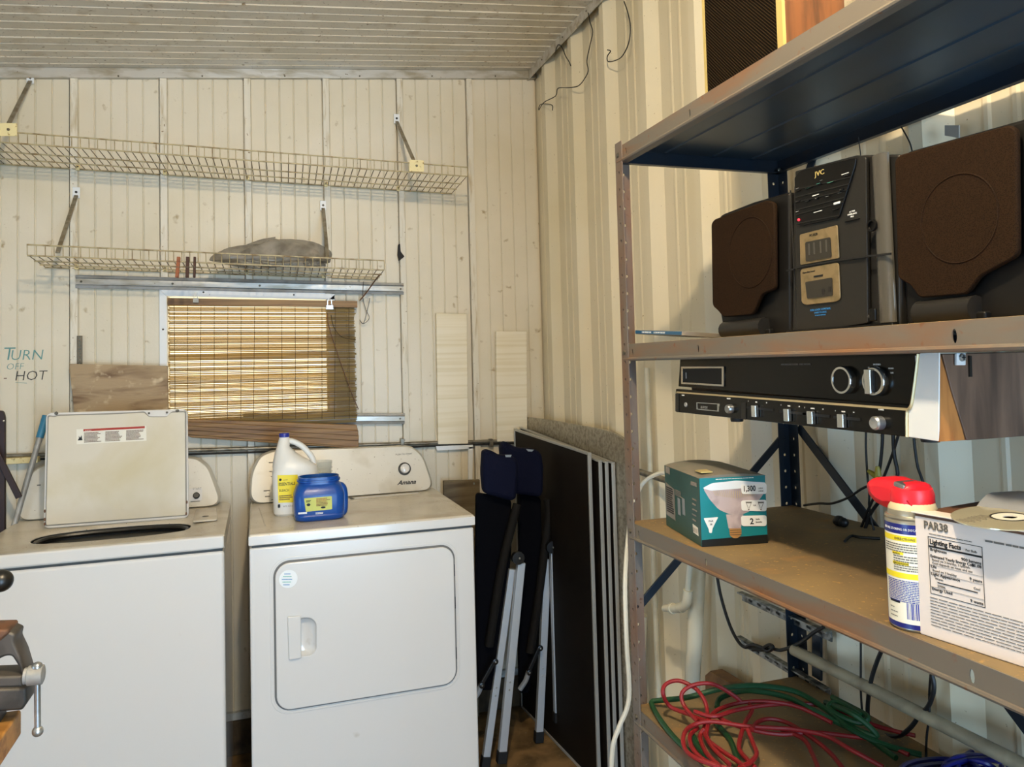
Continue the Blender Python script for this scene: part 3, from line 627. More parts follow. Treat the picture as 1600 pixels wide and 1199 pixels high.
hx0 = min(p[0] for p in hole); rings = [[(p[0], YF-.0105, p[1]) for p in hole], [(hx0+(p[0]-hx0)*.93, YF+.002, czh+(p[1]-czh)*.94) for p in hole], [(hx0+(p[0]-hx0)*.66, YF+.012, czh+(p[1]-czh)*.82) for p in hole], [(hx0+(p[0]-hx0)*.3, YF+.0155, czh+(p[1]-czh)*.6) for p in hole]]
gm = MB().loft(rings); gm.f.pop(-2); obj('grip_recess', gm, 'appliance', door, smooth=True)
plate('grip', ff, [roundpoly([uv(FY(YF-.012), x, y) for x, y in ((449, 963), (470, 962), (471, 1028), (451, 1031))], .006)], .009, 'appliance', door, z=.0118, bevel=.003)
a = uv(FY(YF-.012), 450.5, 905); plate('sticker', ff, [circ(a[0], a[1], .0285, 28)], .0004, 'white_print', door, z=.0122)
for i, (s_, m_) in enumerate((('LIFETIME', 'blue_print'), ('SERVICE AND', 'teal_mark'), ('REPAIR', 'grey_print'), ('813 000 2297', 'blue_print'))[:3]):
    pass
f2 = Fr((a[0], YF-.0128, a[1]), (1, 0, -.10), (0, 0, 1))
for i in range(5):
    fineprint(f2, -.020+.003*abs(i-2), .020-.003*abs(i-2), .018-.0085*i, .014-.0085*i, 1, 'blue_print' if i % 2 == 0 else 'teal_mark', door, z=.0001)
for z_ in (.80, .69, .52): obj('hinge_chip', MB().fbox(ff, .633, .636, z_-.02, z_+.02, 0, .0012), 'black_plastic', dr)
for x in (XL+.05, XR-.05): obj('leveling_foot', MB().lathe([(.02, 0), (.02, .012), (.01, .026)], 12, Matrix.Translation((x, 2.66, 0))), 'black_rubber', dr)

# things on the dryer
ZD = ZT + .0002
jx, jy = .127, 2.915
jug = thing('bleach_jug', 'white bleach jug with a blue cap and yellow label on the dryer', 'jug', (jx, jy, ZD))
def ringrr(cx, cy, z, hw, hd, r, n=5): return [(x, y, z) for x, y in rrect(cx-hw, cx+hw, cy-hd, cy+hd, r, n)]
S = 1.0
rg = [ringrr(jx, jy, ZD, .070, .058, .03), ringrr(jx, jy, ZD+.008, .077, .065, .035), ringrr(jx, jy, ZD+.148, .080, .066, .035), ringrr(jx, jy, ZD+.156, .0775, .064, .04), ringrr(jx-.002, jy, ZD+.17, .077, .063, .045),
      ringrr(jx-.020, jy, ZD+.195, .055, .052, .045), ringrr(jx-.033, jy, ZD+.215, .038, .042, .036), ringrr(jx-.041, jy, ZD+.24, .022, .030, .021), ringrr(jx-.037, jy, ZD+.262, .020, .021, .019), ringrr(jx-.037, jy, ZD+.270, .018, .018, .0178), ringrr(jx-.037, jy, ZD+.282, .016, .016, .0159)]
jy0 = jy
obj('jug_body', MB().loft(rg), 'bottle_white', jug, smooth=True)
obj('handle', MB().tube(cat([(jx-.034, jy, ZD+.256), (jx-.012, jy, ZD+.258), (jx+.022, jy, ZD+.240), (jx+.050, jy, ZD+.210), (jx+.065, jy, ZD+.180), (jx+.064, jy, ZD+.150)]), [.0105]*31, 10), 'bottle_white', jug, smooth=True)
obj('cap', MB().lathe([(.0178, 0), (.0178, .012), (.016, .0145), (0, .0145)], 24, Matrix.Translation((jx-.037, jy, ZD+.274))), 'cap_blue', jug, smooth=True)
fj = FY(jy-.0655)
q = pp(fj, [(433.5, 743), (465, 742), (466, 785), (435, 786)]); decal('front_label', fj, q, 'yellow_print', jug, z=.0006)
tpx('ESSENTIALS', fj, 435.5, 759.5, 4.6, 'black_print', jug, sx=.72, bold=.0002, z=.0014); tpx('BLEACH', fj, 436, 769, 4, 'black_print', jug, sx=.72, z=.0014)
a = uv(fj, 438, 750); decal('logo_dot', fj, circ(a[0], a[1], .0045, 14), 'black_print', jug, z=.0012)
a = uv(fj, 436, 774); b = uv(fj, 459, 781); fineprint(fj, a[0], b[0], a[1], b[1], 3, 'cord_brown', jug, z=.0012)
a = uv(fj, 442, 751); b = uv(fj, 452, 749); fineprint(fj, a[0], b[0], a[1], b[1], 1, 'cord_brown', jug, z=.0012)
tpx('96 FL OZ (3 QT)', fj, 442, 793, 2.6, 'grey_print', jug, sx=.8); a = uv(fj, 436, 791); decal('logo_mark', fj, rrect(a[0]-.004, a[0]+.004, a[1]-.006, a[1]+.006, .002), 'black_print', jug)
# measuring cup behind
cp = Matrix.Translation((.228, 3.04, ZD))
t = thing('measuring_cup', 'clear plastic cup behind the bleach jug on the dryer', 'cup', (.228, 3.04, ZD))
obj('cup_wall', MB().lathe([(.030, 0), (.034, .06), (.038, .10), (.042, .165), (.040, .165), (.035, .10), (.031, .06), (.028, .004)], 24, cp), 'clear_cup', t, smooth=True)
for z_ in (.125, .140): obj('rib', MB().tube([(.228+.0415*math.cos(i*math.pi/12), 3.04+.0415*math.sin(i*math.pi/12), ZD+z_) for i in range(24)], .0015, 5, True), 'clear_cup', t)
# blue detergent tub
bx, by = .210, 2.772
tub = thing('detergent_tub', 'open blue plastic detergent tub with olive label in front of the jug', 'tub', (bx, by, ZD))
H_ = .150; prof = [(0, .070, .055, .03), (.006, .080, .062, .03), (.018, .083, .065, .03), (.022, .081, .063, .03), (.030, .083, .065, .03), (.085, .084, .066, .03), (.092, .082, .064, .03), (.100, .080, .062, .03), (.118, .074, .056, .035), (.122, .070, .052, .04), (.130, .068, .052, .045), (.131, .073, .056, .045), (.136, .073, .056, .045), (.137, .069, .053, .045), (.146, .069, .053, .045), (.146, .064, .048, .045), (.02, .062, .046, .045)]
body_x = bx - .012
obj('tub_body', MB().loft([ringrr(body_x, by, ZD+z_, hw, hd, r_) for z_, hw, hd, r_ in prof]), 'tub_blue', tub, smooth=True)
obj('grip_column', MB().tube(cat([(bx+.045, by, ZD+.108), (bx+.066, by, ZD+.104), (bx+.074, by, ZD+.080), (bx+.074, by, ZD+.03), (bx+.068, by, ZD+.014), (bx+.05, by, ZD+.014)]), .0135, 10), 'tub_blue', tub, smooth=True)
fb = FY(by-.0665)
decal('tub_label', fb, roundpoly(pp(fb, [(475, 779), (518.5, 775.5), (519, 796), (478, 800)]), .003), 'label_olive', tub)
a = uv(fb, 494, 779); b = uv(fb, 516, 790); fineprint(fb, a[0], b[0], a[1], b[1], 6, 'peg_orange', tub, z=.0012)
q = uv(fb, 505, 793); decal('label_blob', fb, circ(q[0], q[1], .008, 14, .0035), 'black_print', tub, z=.0012)
q = uv(fb, 482, 789); decal('label_blob', fb, circ(q[0], q[1], .007, 6, .005), 'black_print', tub, z=.0012)
a = uv(fb, 478, 782); b = uv(fb, 487, 785); fineprint(fb, a[0], b[0], a[1], b[1], 2, 'black_print', tub, z=.0012)
a = uv(fb, 493, 801); b = uv(fb, 508, 803); fineprint(fb, a[0], b[0], a[1], b[1], 2, 'white_print', tub, z=.0008)
a = uv(fb, 466, 800); b = uv(fb, 482, 804); fineprint(fb, a[0], b[0], a[1], b[1], 1, 'white_print', tub, z=.0008)

# ================================================================ SHELF UNIT
X0, X1, Y1, Y0 = .768, 1.196, 1.532, .30
SZ = [1.975, 1.537, 1.150, .755]
su = thing('metal_shelf_unit', 'rusty blue-grey open metal shelf unit along the right wall', 'shelf unit', ((X0+X1)/2, (Y0+Y1)/2, 0))
def post(x, y, sx, sy, mt, z1=1.985):
    """angle post: corner at x,y; one flange along +-x, the other along +-y, punched"""
    W = .031; me = bpy.data.meshes.new('post'); mb = MB()
    holes = [circ(W*.5, .05 + .0381*i, .0036, 8) for i in range(int((z1-.06)/.0381))]
    def put(fr):
        m = slab([[(0, 0), (W, 0), (W, z1), (0, z1)]] + holes, .0022); m.transform(fr)
        mb.add([v.co[:] for v in m.vertices], [tuple(p.vertices) for p in m.polygons])
    put(Fr((x, y, 0), (0, sy, 0), (0, 0, 1))); put(Fr((x, y, 0), (sx, 0, 0), (0, 0, 1)))
    return obj('post', mb, mt, su)
post(X0-.002, Y1+.002, 1, -1, 'shelf_post'); post(X1+.002, Y1+.002, -1, -1, 'shelf_blue'); post(X0-.002, Y0-.002, 1, 1, 'shelf_post'); post(X1+.002, Y0-.002, -1, 1, 'shelf_blue')
for i, z_ in enumerate(SZ):
    sh = obj('shelf_tray', MB().box(X0+.001, X1, Y0, Y1, z_-.002, z_), 'shelf_dust', su)
    obj('tray_underside', MB().box(X0+.002, X1-.001, Y0+.001, Y1-.001, z_-.0045, z_-.0022), 'shelf_under_sheen', sh)
    fr = FX(X0); y1u, y0u = -Y1, -Y0
    slots = [[(p[0]+dx, p[1]) for p in circ(0, z_-.018, .0034, 10, .0085)] for dx in (-(Y1-.30), -(Y1-.78), -(Y1-1.12))]
    ol = [[(y1u+.004, z_-.029), (y0u, z_-.029), (y0u, z_), (y1u+.004, z_)]] + [circ(y1u+.045, z_-.018, .0030, 10, .0075), circ(y1u+.305, z_-.018, .0030, 10, .0075), circ(y1u+.85, z_-.018, .0035, 12, .0085)]
    plate('front_rim', fr, ol, .0018, 'shelf_rim', sh)
    obj('rim_lip', MB().tube([(X0-.001, Y1-.004, z_-.0325), (X0-.001, Y0, z_-.0325)], .0042, 8).box(X0, X0+.016, Y0, Y1-.004, z_-.0355, z_-.0335), 'shelf_rim', sh, smooth=True)
    obj('rim_top_edge', MB().tube([(X0+.001, Y1-.004, z_-.0012), (X0+.001, Y0, z_-.0012)], .0018, 6), 'shelf_dust', sh, smooth=True)
    obj('side_rim', MB().box(X0+.004, X1-.004, Y1-.003, Y1-.001, z_-.034, z_-.003).box(X0+.004, X1-.004, Y1-.016, Y1-.003, z_-.036, z_-.034), 'shelf_blue', sh)
    obj('side_rim', MB().box(X0+.004, X1-.004, Y0+.001, Y0+.003, z_-.034, z_-.003), 'shelf_blue', sh)
    obj('back_rim', MB().box(X1-.003, X1-.001, Y0, Y1, z_-.034, z_-.003).box(X1-.016, X1-.003, Y0, Y1, z_-.036, z_-.034), 'shelf_blue', sh)
    for q in (.12, .245, .35):
        obj('stiffener', MB().prism([(X0+q-.007, z_-.0045), (X0+q-.004, z_-.0068), (X0+q+.004, z_-.0068), (X0+q+.007, z_-.0045)], -Y1+.01, -Y0-.01, Matrix(((1, 0, 0, 0), (0, 0, -1, 0), (0, 1, 0, 0), (0, 0, 0, 1)))), 'shelf_under_sheen', sh)
    for yy in (Y1-.012,):
        obj('bolt', MB().lathe([(.0055, 0), (.0055, .002), (.003, .0035)], 6, at(FX(X0-.004), -yy-.0, z_-.018)), 'screw', su)
# braces
yb2 = Y1 + .006
obj('side_brace', MB().bar((X0+.012, yb2, .955), (X1-.01, yb2, 1.315), .018, .005), 'shelf_blue', su, bevel=.001)
obj('side_brace', MB().bar((X0+.012, yb2+.006, 1.93), (X1-.01, yb2+.006, 1.56), .016, .004), 'shelf_blue', su) if False else None
a = (X1+.010, Y1-.02, 1.335)
obj('back_brace', MB().bar(a, (X1+.010, Y1-.62, .82), .022, .004, side=(1, 0, 0)), 'shelf_blue', su, bevel=.001)
obj('back_brace', MB().bar((X1+.014, Y1-.62, 1.335), (X1+.014, Y1-.02, .82), .022, .004, side=(1, 0, 0)), 'shelf_blue', su, bevel=.001) if False else None
obj('gusset', MB().bar((X1+.004, Y1-.13, 1.965), (X1+.004, Y1-.01, 1.80), .020, .003, side=(1, 0, 0)), 'shelf_blue', su)
for z_ in (1.945, 1.515, 1.13, .955): obj('bolt', MB().lathe([(.005, 0), (.005, .002), (.003, .003)], 6, at(FY(Y1-.018), X1-.012, z_)), 'screw', su)

# top shelf: big speaker
zt = SZ[0]+.0003
sp = thing('cabinet_speaker', 'wood-cased loudspeaker with dark grille on the top shelf', 'loudspeaker', (.86, 1.10, zt))
bx0, bx1, by0, by1 = .80, .925, 1.000, 1.225
obj('cabinet', MB().box(bx0+.006, bx1, by0, by1, zt, zt+.40), 'wood_cabinet', sp, bevel=.002)
fs = FX(bx0+.006)
plate('gold_trim', fs, [rrect(-by1, -by0, zt+.001, zt+.399, .002), rrect(-by1+.006, -by0-.014, zt+.008, zt+.391, .002)], .006, 'gold_edge', sp)
gr = M('grille_cloth', '0b0805', .9, spec=.1)
plate('grille', fs, [rrect(-by1+.006, -by0-.014, zt+.008, zt+.391, .002)], .004, 'grille_cloth', sp)
mb = MB()
for k in range(-40, 34):
    # diagonal weave cords
    c0 = k*.0062; a = V((-by1+.007, zt+.009+c0)); 
    x0_, x1_ = -by1+.007, -by0-.015; zA = zt+.2 + c0; zB = zA - (x1_-x0_)*1.0
    def clipz(x, z): return max(zt+.009, min(zt+.39, z))
    t0 = 0; pts = []
    for s_ in (0, 1):
        pts.append((x0_+(x1_-x0_)*s_, zA+(zB-zA)*s_))
    (xa, za), (xb, zb) = pts
    if za > zt+.39: q_ = (za-(zt+.39))/(za-zb); xa = xa+(xb-xa)*q_; za = zt+.39
    if zb < zt+.009: q_ = (za-(zt+.009))/(za-zb); xb = xa+(xb-xa)*q_; zb = zt+.009
    if za > zb: mb.tube([fs @ V((xa, za, .0042)), fs @ V((xb, zb, .0042))], .0009, 4)
o = obj('grille_weave', mb, M('weave', '221809', .9, spec=.1), sp); o['kind'] = 'stuff'

# ------------------------------------------------ stereo on the second shelf
z2 = SZ[1] + .0003
def mesh_mat(name, hexc, h2):
    m = M(name, hexc, .8, spec=.08); nt = m.node_tree; N = nt.nodes; L = nt.links
    tc = N.new('ShaderNodeTexCoord'); vo = N.new('ShaderNodeTexVoronoi'); vo.inputs['Scale'].default_value = 700; L.new(tc.outputs['Object'], vo.inputs['Vector'])
    mr = N.new('ShaderNodeMapRange'); mr.inputs['From Min'].default_value = .25; mr.inputs['From Max'].default_value = .55; L.new(vo.outputs['Distance'], mr.inputs['Value'])
    mx = N.new('ShaderNodeMix'); mx.data_type = 'RGBA'; mx.inputs['A'].default_value = lin(hexc); mx.inputs['B'].default_value = lin(h2); L.new(mr.outputs[0], mx.inputs['Factor']); L.new(mx.outputs['Result'], N['Principled BSDF'].inputs['Base Color'])
    return m
mesh_mat('speaker_mesh', '120b06', '26190e')
XS = .835; fS = FX(XS)
def stereo_speaker(lbl, outline, grille, foot, ring, base):
    t = thing('stereo_speaker', lbl, 'loudspeaker', (XS+.09, base, z2))
    q = roundpoly(pp(fS, outline), .008, 4)
    mz = min(p[1] for p in q); q = [(p[0], p[1] if p[1] > z2+.001 else z2) for p in q]
    me = slab([q], .150, .005); me.transform(fS @ Matrix.Translation((0, 0, -.156))); finish('speaker_case', me, MATS['speaker_body'], t)
    g_ = plate('grille', fS, [roundpoly(pp(fS, grille), .008, 4)], .008, 'speaker_mesh', t, z=.0005, bevel=.002)
    c = uv(fS, *ring[:2]); obj('cone_ring', MB().tube([fS @ V((c[0]+ring[2]*math.cos(i*math.pi/20), c[1]+ring[2]*math.sin(i*math.pi/20), .0085)) for i in range(40)], .0011, 6, True), 'speaker_mesh', t, smooth=True)
    a = uv(fS, *foot[0]); b = uv(fS, *foot[1]); r_ = .016
    obj('foot_bar', MB().tube([fS @ V((a[0], z2+r_, .002)), fS @ V((b[0], z2+r_, .002))], r_, 14), 'stereo_grey', t, smooth=True)
    obj('plinth', MB().fbox(fS, a[0]-.01, b[0]+.012, z2, z2+.012, -.14, .004), 'speaker_body', t, bevel=.003)
    return t
stereo_speaker('left black stereo speaker, next to the CD case on the second shelf', [(1115, 346), (1122, 335), (1170, 316), (1222, 301), (1229, 300), (1231, 524), (1127, 527), (1119, 480)],
               [(1117, 350), (1122, 343), (1205, 313), (1216, 318), (1217, 452), (1196, 460), (1182, 492), (1136, 496), (1128, 486), (1119, 478)], [(1135, 515), (1198, 515)], (1178, 395, .062), 1.14)
stereo_speaker('right black stereo speaker with the larger brown grille, at the picture edge', [(1403, 245), (1412, 236), (1600, 183), (1606, 182), (1610, 506), (1410, 513), (1406, 440)],
               [(1405, 252), (1412, 243), (1585, 196), (1596, 203), (1598, 400), (1538, 432), (1518, 460), (1443, 466), (1432, 447), (1410, 435)], [(1440, 505), (1530, 505)], (1505, 342, .055), .72)
# centre unit
st = thing('boombox_unit', 'dark grey cassette stereo between two speakers on the second shelf', 'stereo', (XS+.07, .91, z2))
q = pp(fS, [(1238, 292), (1246, 270), (1345, 242), (1404, 241), (1406, 517), (1236, 522)]); zb = z2
q = [(p[0], max(p[1], zb)) for p in q]
me = slab([roundpoly(q, .004)], .15, .003); me.transform(fS @ Matrix.Translation((0, 0, -.152))); finish('case', me, MATS['stereo_grey'], st)
def vcol(name, pxa, pxb, ytop, ybot, mt, rad=None):
    a = uv(fS, pxa, ytop); b = uv(fS, pxb, ybot); r_ = (b[0]-a[0])/2; xm = (a[0]+b[0])/2; z0_ = max(uv(fS, pxa, ybot)[1], zb+.004)
    mb = MB().prism([(xm + r_*math.cos(t_), .002 + r_*.55*math.sin(t_)) for t_ in [math.pi*i/14 for i in range(15)]], z0_, a[1], Matrix(((0, 0, 0, 0), (0, 0, 0, 0), (0, 0, 1, 0), (0, 0, 0, 1))) if False else Matrix(((0, -1, 0, XS), (-1, 0, 0, 0), (0, 0, 1, 0), (0, 0, 0, 1))))
    return obj(name, mb, mt, st, smooth=True)
vcol('left_column', 1236, 1247, 298, 512, 'stereo_grey'); vcol('right_column', 1366, 1404, 246, 506, 'stereo_light')
plate('front_panel', fS, [roundpoly(pp(fS, [(1248, 268), (1345, 243), (1359, 246), (1362, 505), (1300, 515), (1250, 516)]), .003)], .006, 'stereo_grey', st, z=.001, bevel=.001)
plate('control_panel', fS, [roundpoly(pp(fS, [(1249, 278), (1258, 267), (1346, 247), (1344, 262), (1319, 341), (1257, 354), (1251, 350)]), .004)], .003, 'stereo_dark', st, z=.007, bevel=.001)
for i, (ax, ay, bx_, by_) in enumerate(((1251, 297, 1340, 277), (1251, 309, 1336, 288), (1252, 317, 1333, 297), (1252, 329, 1329, 309), (1253, 336, 1327, 316), (1253, 350, 1320, 337))):
    a, b = uv(fS, ax, ay), uv(fS, bx_, by_); obj('panel_step', MB().bar(fS @ V((a[0], a[1], .0108)), fS @ V((b[0], b[1], .0108)), .0016, .0012, side=(1, 0, 0)), 'stereo_grey' if i % 2 else 'black_plastic', st)
for i, (ax, ay, w_, h_, mt) in enumerate(((1268, 297, 10, 5, 'teal_mark'), (1286, 291, 7, 6, 'teal_mark'), (1303, 287, 11, 4, 'teal_mark'), (1252, 301, 7, 4, 'grey_print'), (1268, 317, 6, 4, 'white_print'), (1284, 313, 3, 4, 'white_print'), (1300, 309, 6, 3, 'white_print'), (1313, 321, 9, 6, 'white_print'), (1253, 318, 6, 5, 'grey_print'), (1330, 277, 6, 5, 'grey_print'), (1322, 300, 5, 5, 'grey_print'), (1311, 330, 8, 4, 'grey_print'))):
    a, b = uv(fS, ax, ay), uv(fS, ax+w_, ay-h_); obj('button', MB().fbox(fS, a[0], b[0], a[1], b[1], .010, .0128), 'stereo_dark' if mt != 'white_print' or w_ < 9 else mt, st, bevel=.0006)
    if w_ < 12: fineprint(fS, a[0]+.001, b[0]-.001, b[1]-.001, (a[1]+b[1])/2, 1, mt, st, z=.0131)
tpx('JVC', fS, 1282, 277, 7.5, 'gold_edge', st, z=.0105, bold=.0001, sx=1.25)
for ax, ay, w_ in ((1324, 273, 12), (1318, 303, 7), (1280, 332, 14), (1278, 306, 14), (1290, 283, 6), (1252, 332, 5), (1252, 296, 5)):
    a, b = uv(fS, ax, ay), uv(fS, ax+w_, ay-2.2); fineprint(fS, a[0], b[0], b[1], a[1], 1, 'white_print', st, z=.0105)
a = uv(fS, 1257, 344); obj('power_led', MB().sphere(fS @ V((a[0], a[1], .011)), .0022, 10), 'led_red', st)
for s_, py in (('ACTIVE', 332), ('HYPER-BASS', 336), ('PRO', 340)): tpx(s_, fS, 1338, py, 2.5, 'white_print', st, z=.0075, align='CENTER')
a, b = uv(fS, 1328, 348), uv(fS, 1350, 341); obj('button', MB().fbox(fS, a[0], b[0], a[1], b[1], .007, .010), 'stereo_dark', st, bevel=.001)
c = uv(fS, 1374, 353); obj('phone_jack', MB().lathe([(.0085, .0), (.0085, .0035), (.006, .0035), (.0055, -.004), (0, -.004)], 20, at(fS, c[0], c[1], .0115)), 'stereo_dark', st, smooth=True)
c = uv(fS, 1375, 492); obj('mic_jack', MB().fbox(fS, c[0]-.006, c[0]+.006, c[1]-.009, c[1]+.009, .010, .0145), 'stereo_dark', st, bevel=.002)
for py0, py1 in ((405, 399),):
    for (xa, ya, xb, yb3, dd) in ((1234, 423, 1246, 421, .006), (1248, 419, 1319, 407, .0095), (1319, 407, 1363, 401, .0095), (1364, 401, 1403, 397, .0125)):
        a, b = uv(fS, xa, ya), uv(fS, xb, yb3); obj('door_split', MB().bar(fS @ V((a[0], a[1], dd)), fS @ V((b[0], b[1], dd)), .0028, .003, side=(1, 0, 0)), 'black_rubber', st)
def deck(quad, win, r_):
    g_ = plate('cassette_door', fS, [roundpoly(pp(fS, quad), r_)], .0022, 'gold_plate', st, z=.0075, bevel=.0008)
    plate('door_window', fS, [roundpoly(pp(fS, win), .003)], .0012, 'tape_window', g_, z=.0100)
    return g_
g1 = deck([(1257, 367), (1316, 352), (1319, 404), (1258, 415)], [(1267, 379), (1306, 371), (1308, 402), (1268, 409)], .003)
for dx in (6, 14, 24, 33): a = uv(fS, 1268+dx, 378+19-dx*.2); obj('reel_bar', MB().fbox(fS, a[0]-.0016, a[0]+.0016, a[1]-.003, a[1]+.015, .0112, .0118), 'stereo_light', g1)
tpx('PC-XC8', fS, 1273, 370.5, 3.6, 'black_print', g1, z=.0102, shear=0)
g2 = deck([(1258, 421), (1318, 410), (1321, 468), (1313, 472), (1266, 477), (1260, 473)], [(1267, 441), (1309, 434), (1310, 462), (1270, 467)], .006)
tpx('Hyper-Bass Sound', fS, 1262, 428, 2.6, 'black_print', g2, z=.0102, shear=.2); a, b = uv(fS, 1280, 434), uv(fS, 1294, 429); obj('badge', MB().fbox(fS, a[0], b[0], a[1], b[1], .0100, .0106), 'black_print', g2)
a = uv(fS, 1296, 456); decal('reel_print', fS, circ(a[0], a[1], .0035, 12, .005), 'black_print', g2, z=.0114); a = uv(fS, 1306, 452); decal('reel_print', fS, rrect(a[0]-.003, a[0]+.003, a[1]-.004, a[1]+.004, .001), 'stereo_grey', g2, z=.0114)
for s_, py, h_ in (('FULL LOGIC CONTROL', 485, 3), ('CASSETTE DECK', 489.5, 2.6), ('W AUTO REVERSE', 493.5, 2)): tpx(s_, fS, 1288, py, h_, 'blue_print', st, z=.0075, align='CENTER')
obj('bottom_bow', MB().tube(cat([fS @ V((*uv(fS, x, y), .004)) for x, y in ((1254, 514), (1290, 513), (1330, 507), (1364, 494))]), .003, 8), 'stereo_light', st, smooth=True)
obj('base_strip', MB().fbox(fS, uv(fS, 1236, 520)[0], uv(fS, 1404, 515)[0], z2, z2+.006, -.10, .010), 'stereo_dark', st, bevel=.002)
solo('antenna_wire', MB().tube(cat([P(1346, 255, 'x', 1.0), P(1344, 235, 'x', 1.0), P(1341, 215, 'x', 1.0)]), .0009, 5), 'cord_black', 'thin dark wire rising behind the cassette stereo', 'wire')
solo('speaker_wire', MB().tube(cat([P(1426, 240, 'x', 1.0), P(1421, 222, 'x', 1.0), P(1408, 198, 'x', 1.0)]), .0012, 5), 'cord_black', 'thin grey wire rising behind the right stereo speaker', 'wire')
# CD case
cdt = thing('cd_case', 'CD case with blue spine overhanging the far end of the second shelf', 'cd case', tuple(P(1050, 530, 'x', .80)))
A = V((.768, 1.518, z2+.004)); u_ = V((.045, -.135, -.006)).normalized(); v_ = V((.98, .30, .02)).normalized()
A = P(993, 519, 'x', .785)
fc = Fr(A + V((0, 0, -.0)), P(1066, 521, 'x', .80) - A, V((1, .35, -.05)))
L_ = (P(1066, 521, 'x', .80) - A).length
mb_ = MB().fbox(fc, 0, L_, 0, .10, -.0045, .0045); obj('case', mb_, 'clear_grey', cdt, bevel=.001)
ff2 = Fr(A, P(1066, 521, 'x', .80) - A, (0, 0, 1))
obj('spine', MB().fbox(ff2, .002, L_-.002, -.0032, .0036, -.001, .0018), 'cd_case', cdt)
a_ = uv(ff2, 1004, 520); text('OUR WORLD LIVE', ff2, a_[0], -.0015, .0048, 'white_print', cdt, z=.002, sx=.9); text('A STAR IN YOUR SKY', ff2, a_[0]+.045, -.0015, .0048, 'white_print', cdt, z=.002, sx=.9)
# ================================================================ RECEIVER hung under the second shelf
XR_ = .800; fR = FX(XR_)
rc = thing('stereo_receiver', 'black stereo receiver with chrome knobs and wooden sides hung under the second shelf', 'receiver', (.97, 1.05, 1.391))
yf_, yn = 1.372, .741; zlo, zhi = 1.392, 1.4985
obj('cabinet', MB().box(XR_+.030, 1.10, yn+.012, yf_-.012, zlo, zhi), 'wood_brown', rc, bevel=.002)
obj('side_board', MB().box(XR_+.001, 1.10, yn, yn+.012, zlo, zhi), 'wood_brown', rc)
plate('upper_fascia', FX(XR_+.013), [pp(FX(XR_+.013), [(1063, 559), (1431, 551), (1421, 634), (1060, 604)])], .014, 'receiver_black', rc, z=-.0141)
obj('fascia_edge', MB().bar(P(1058, 613, 'x', XR_+.002), P(1418, 640, 'x', XR_+.002), .003, .004, side=(1, 0, 0)), 'receiver_edge', rc)
obj('fascia_shelf', MB().prism(pp(FX(XR_+.006), [(1058, 608), (1421, 634), (1420, 640), (1057, 614)]), -.006, .002, FX(XR_+.006)), 'receiver_black', rc)
plate('control_bar', fR, [roundpoly(pp(fR, [(1056, 614), (1417, 641), (1417, 683), (1056, 644)]), .002)], .022, 'receiver_black', rc, z=-.022, bevel=.001)
obj('bar_end', MB().prism(pp(fR, [(1056, 615), (1061, 615.4), (1061, 643.5), (1056, 643)]), 0, .0012, fR), 'stereo_grey', rc)
obj('bar_divider', MB().prism(pp(fR, [(1159, 629), (1166, 629), (1166, 656), (1159, 655)]), 0, .0012, fR), 'stereo_grey', rc)
fU = FX(XR_+.013)
q = pp(fU, [(1066, 573), (1132.5, 573), (1132.5, 604), (1066, 600)])
qi = pp(fU, [(1068.5, 576), (1129.5, 575.5), (1129.5, 601), (1068.5, 597.5)])
w1 = plate('tape_slot_frame', fU, [q, qi], .0025, 'knob_chrome', rc); obj('tape_slot', MB().prism(qi, .0, .0008, fU), 'black_rubber', rc)
a = uv(fU, 1073, 587); obj('slot_glint', MB().fbox(fU, a[0]-.001, a[0]+.001, a[1]-.006, a[1]+.006, .001, .002), 'alu_dull', rc)
tpx('AM/FM STEREO/CASSETTE RECEIVER   8 TRACK TAPE PLAYER', fU, 1221, 571, 2.6, 'grey_print', rc, sx=.66)
def knob(name, fr, px, py, prof, mt, **k):
    a = uv(fr, px, py); return obj(name, MB().lathe(prof, 28, at(fr, a[0], a[1])), mt, rc, smooth=True, **k)
knob('tuning_knob', fU, 1322, 594, [(.0200, 0), (.0205, .008), (.0195, .010), (.0165, .010), (.016, .008), (0, .008)], 'knob_chrome'); knob('knob_face', fU, 1321.5, 594, [(.0160, .0082), (.0155, .0088), (0, .0088)], 'receiver_black')
k2 = knob('selector_knob', fU, 1371, 596, [(.0205, 0), (.0205, .007), (.0190, .009), (.0160, .009), (.0155, .007), (0, .007)], 'knob_chrome'); knob('knob_face', fU, 1370.5, 596, [(.0155, .0072), (.0150, .0078), (0, .0078)], 'receiver_black')
a = uv(fU, 1367, 596); obj('knob_bar', MB().fbox(fU, a[0]-.006, a[0]+.006, a[1]-.0175, a[1]+.0175, .0075, .014), 'knob_chrome', rc, bevel=.0015)
tpx('FM STEREO', fU, 1371, 571, 2.6, 'white_print', rc, align='CENTER', sx=.8)
for s_, px, py in (('FM', 1357, 576), ('AM', 1351, 583), ('PHONO', 1389, 577), ('TAPE', 1392, 584)): tpx(s_, fU, px, py, 2.4, 'white_print', rc, sx=.8)
a = uv(fR, 1072, 632.5); obj('phone_jack', MB().lathe([(.0045, 0), (.004, .002), (.002, .002), (.002, .0005), (0, .0005)], 14, at(fR, *a)), 'alu_dull', rc, smooth=True)
tpx('PHONES', fR, 1065.5, 618.8, 2, 'white_print', rc, sx=.7, z=.0003); tpx('PROGRAM', fR, 1136, 624, 2, 'white_print', rc, sx=.7, z=.0003)
q = pp(fR, [(1089, 629), (1124, 631), (1124, 643.5), (1089, 640)]); qi = pp(fR, [(1090, 630), (1121.5, 632), (1121.5, 642), (1090, 639)]); plate('nameplate', fR, [q, qi], .0012, 'alu', rc)
tpx('LLOYDS', fR, 1095, 638, 3.6, 'alu', rc, shear=.3, z=.0004)
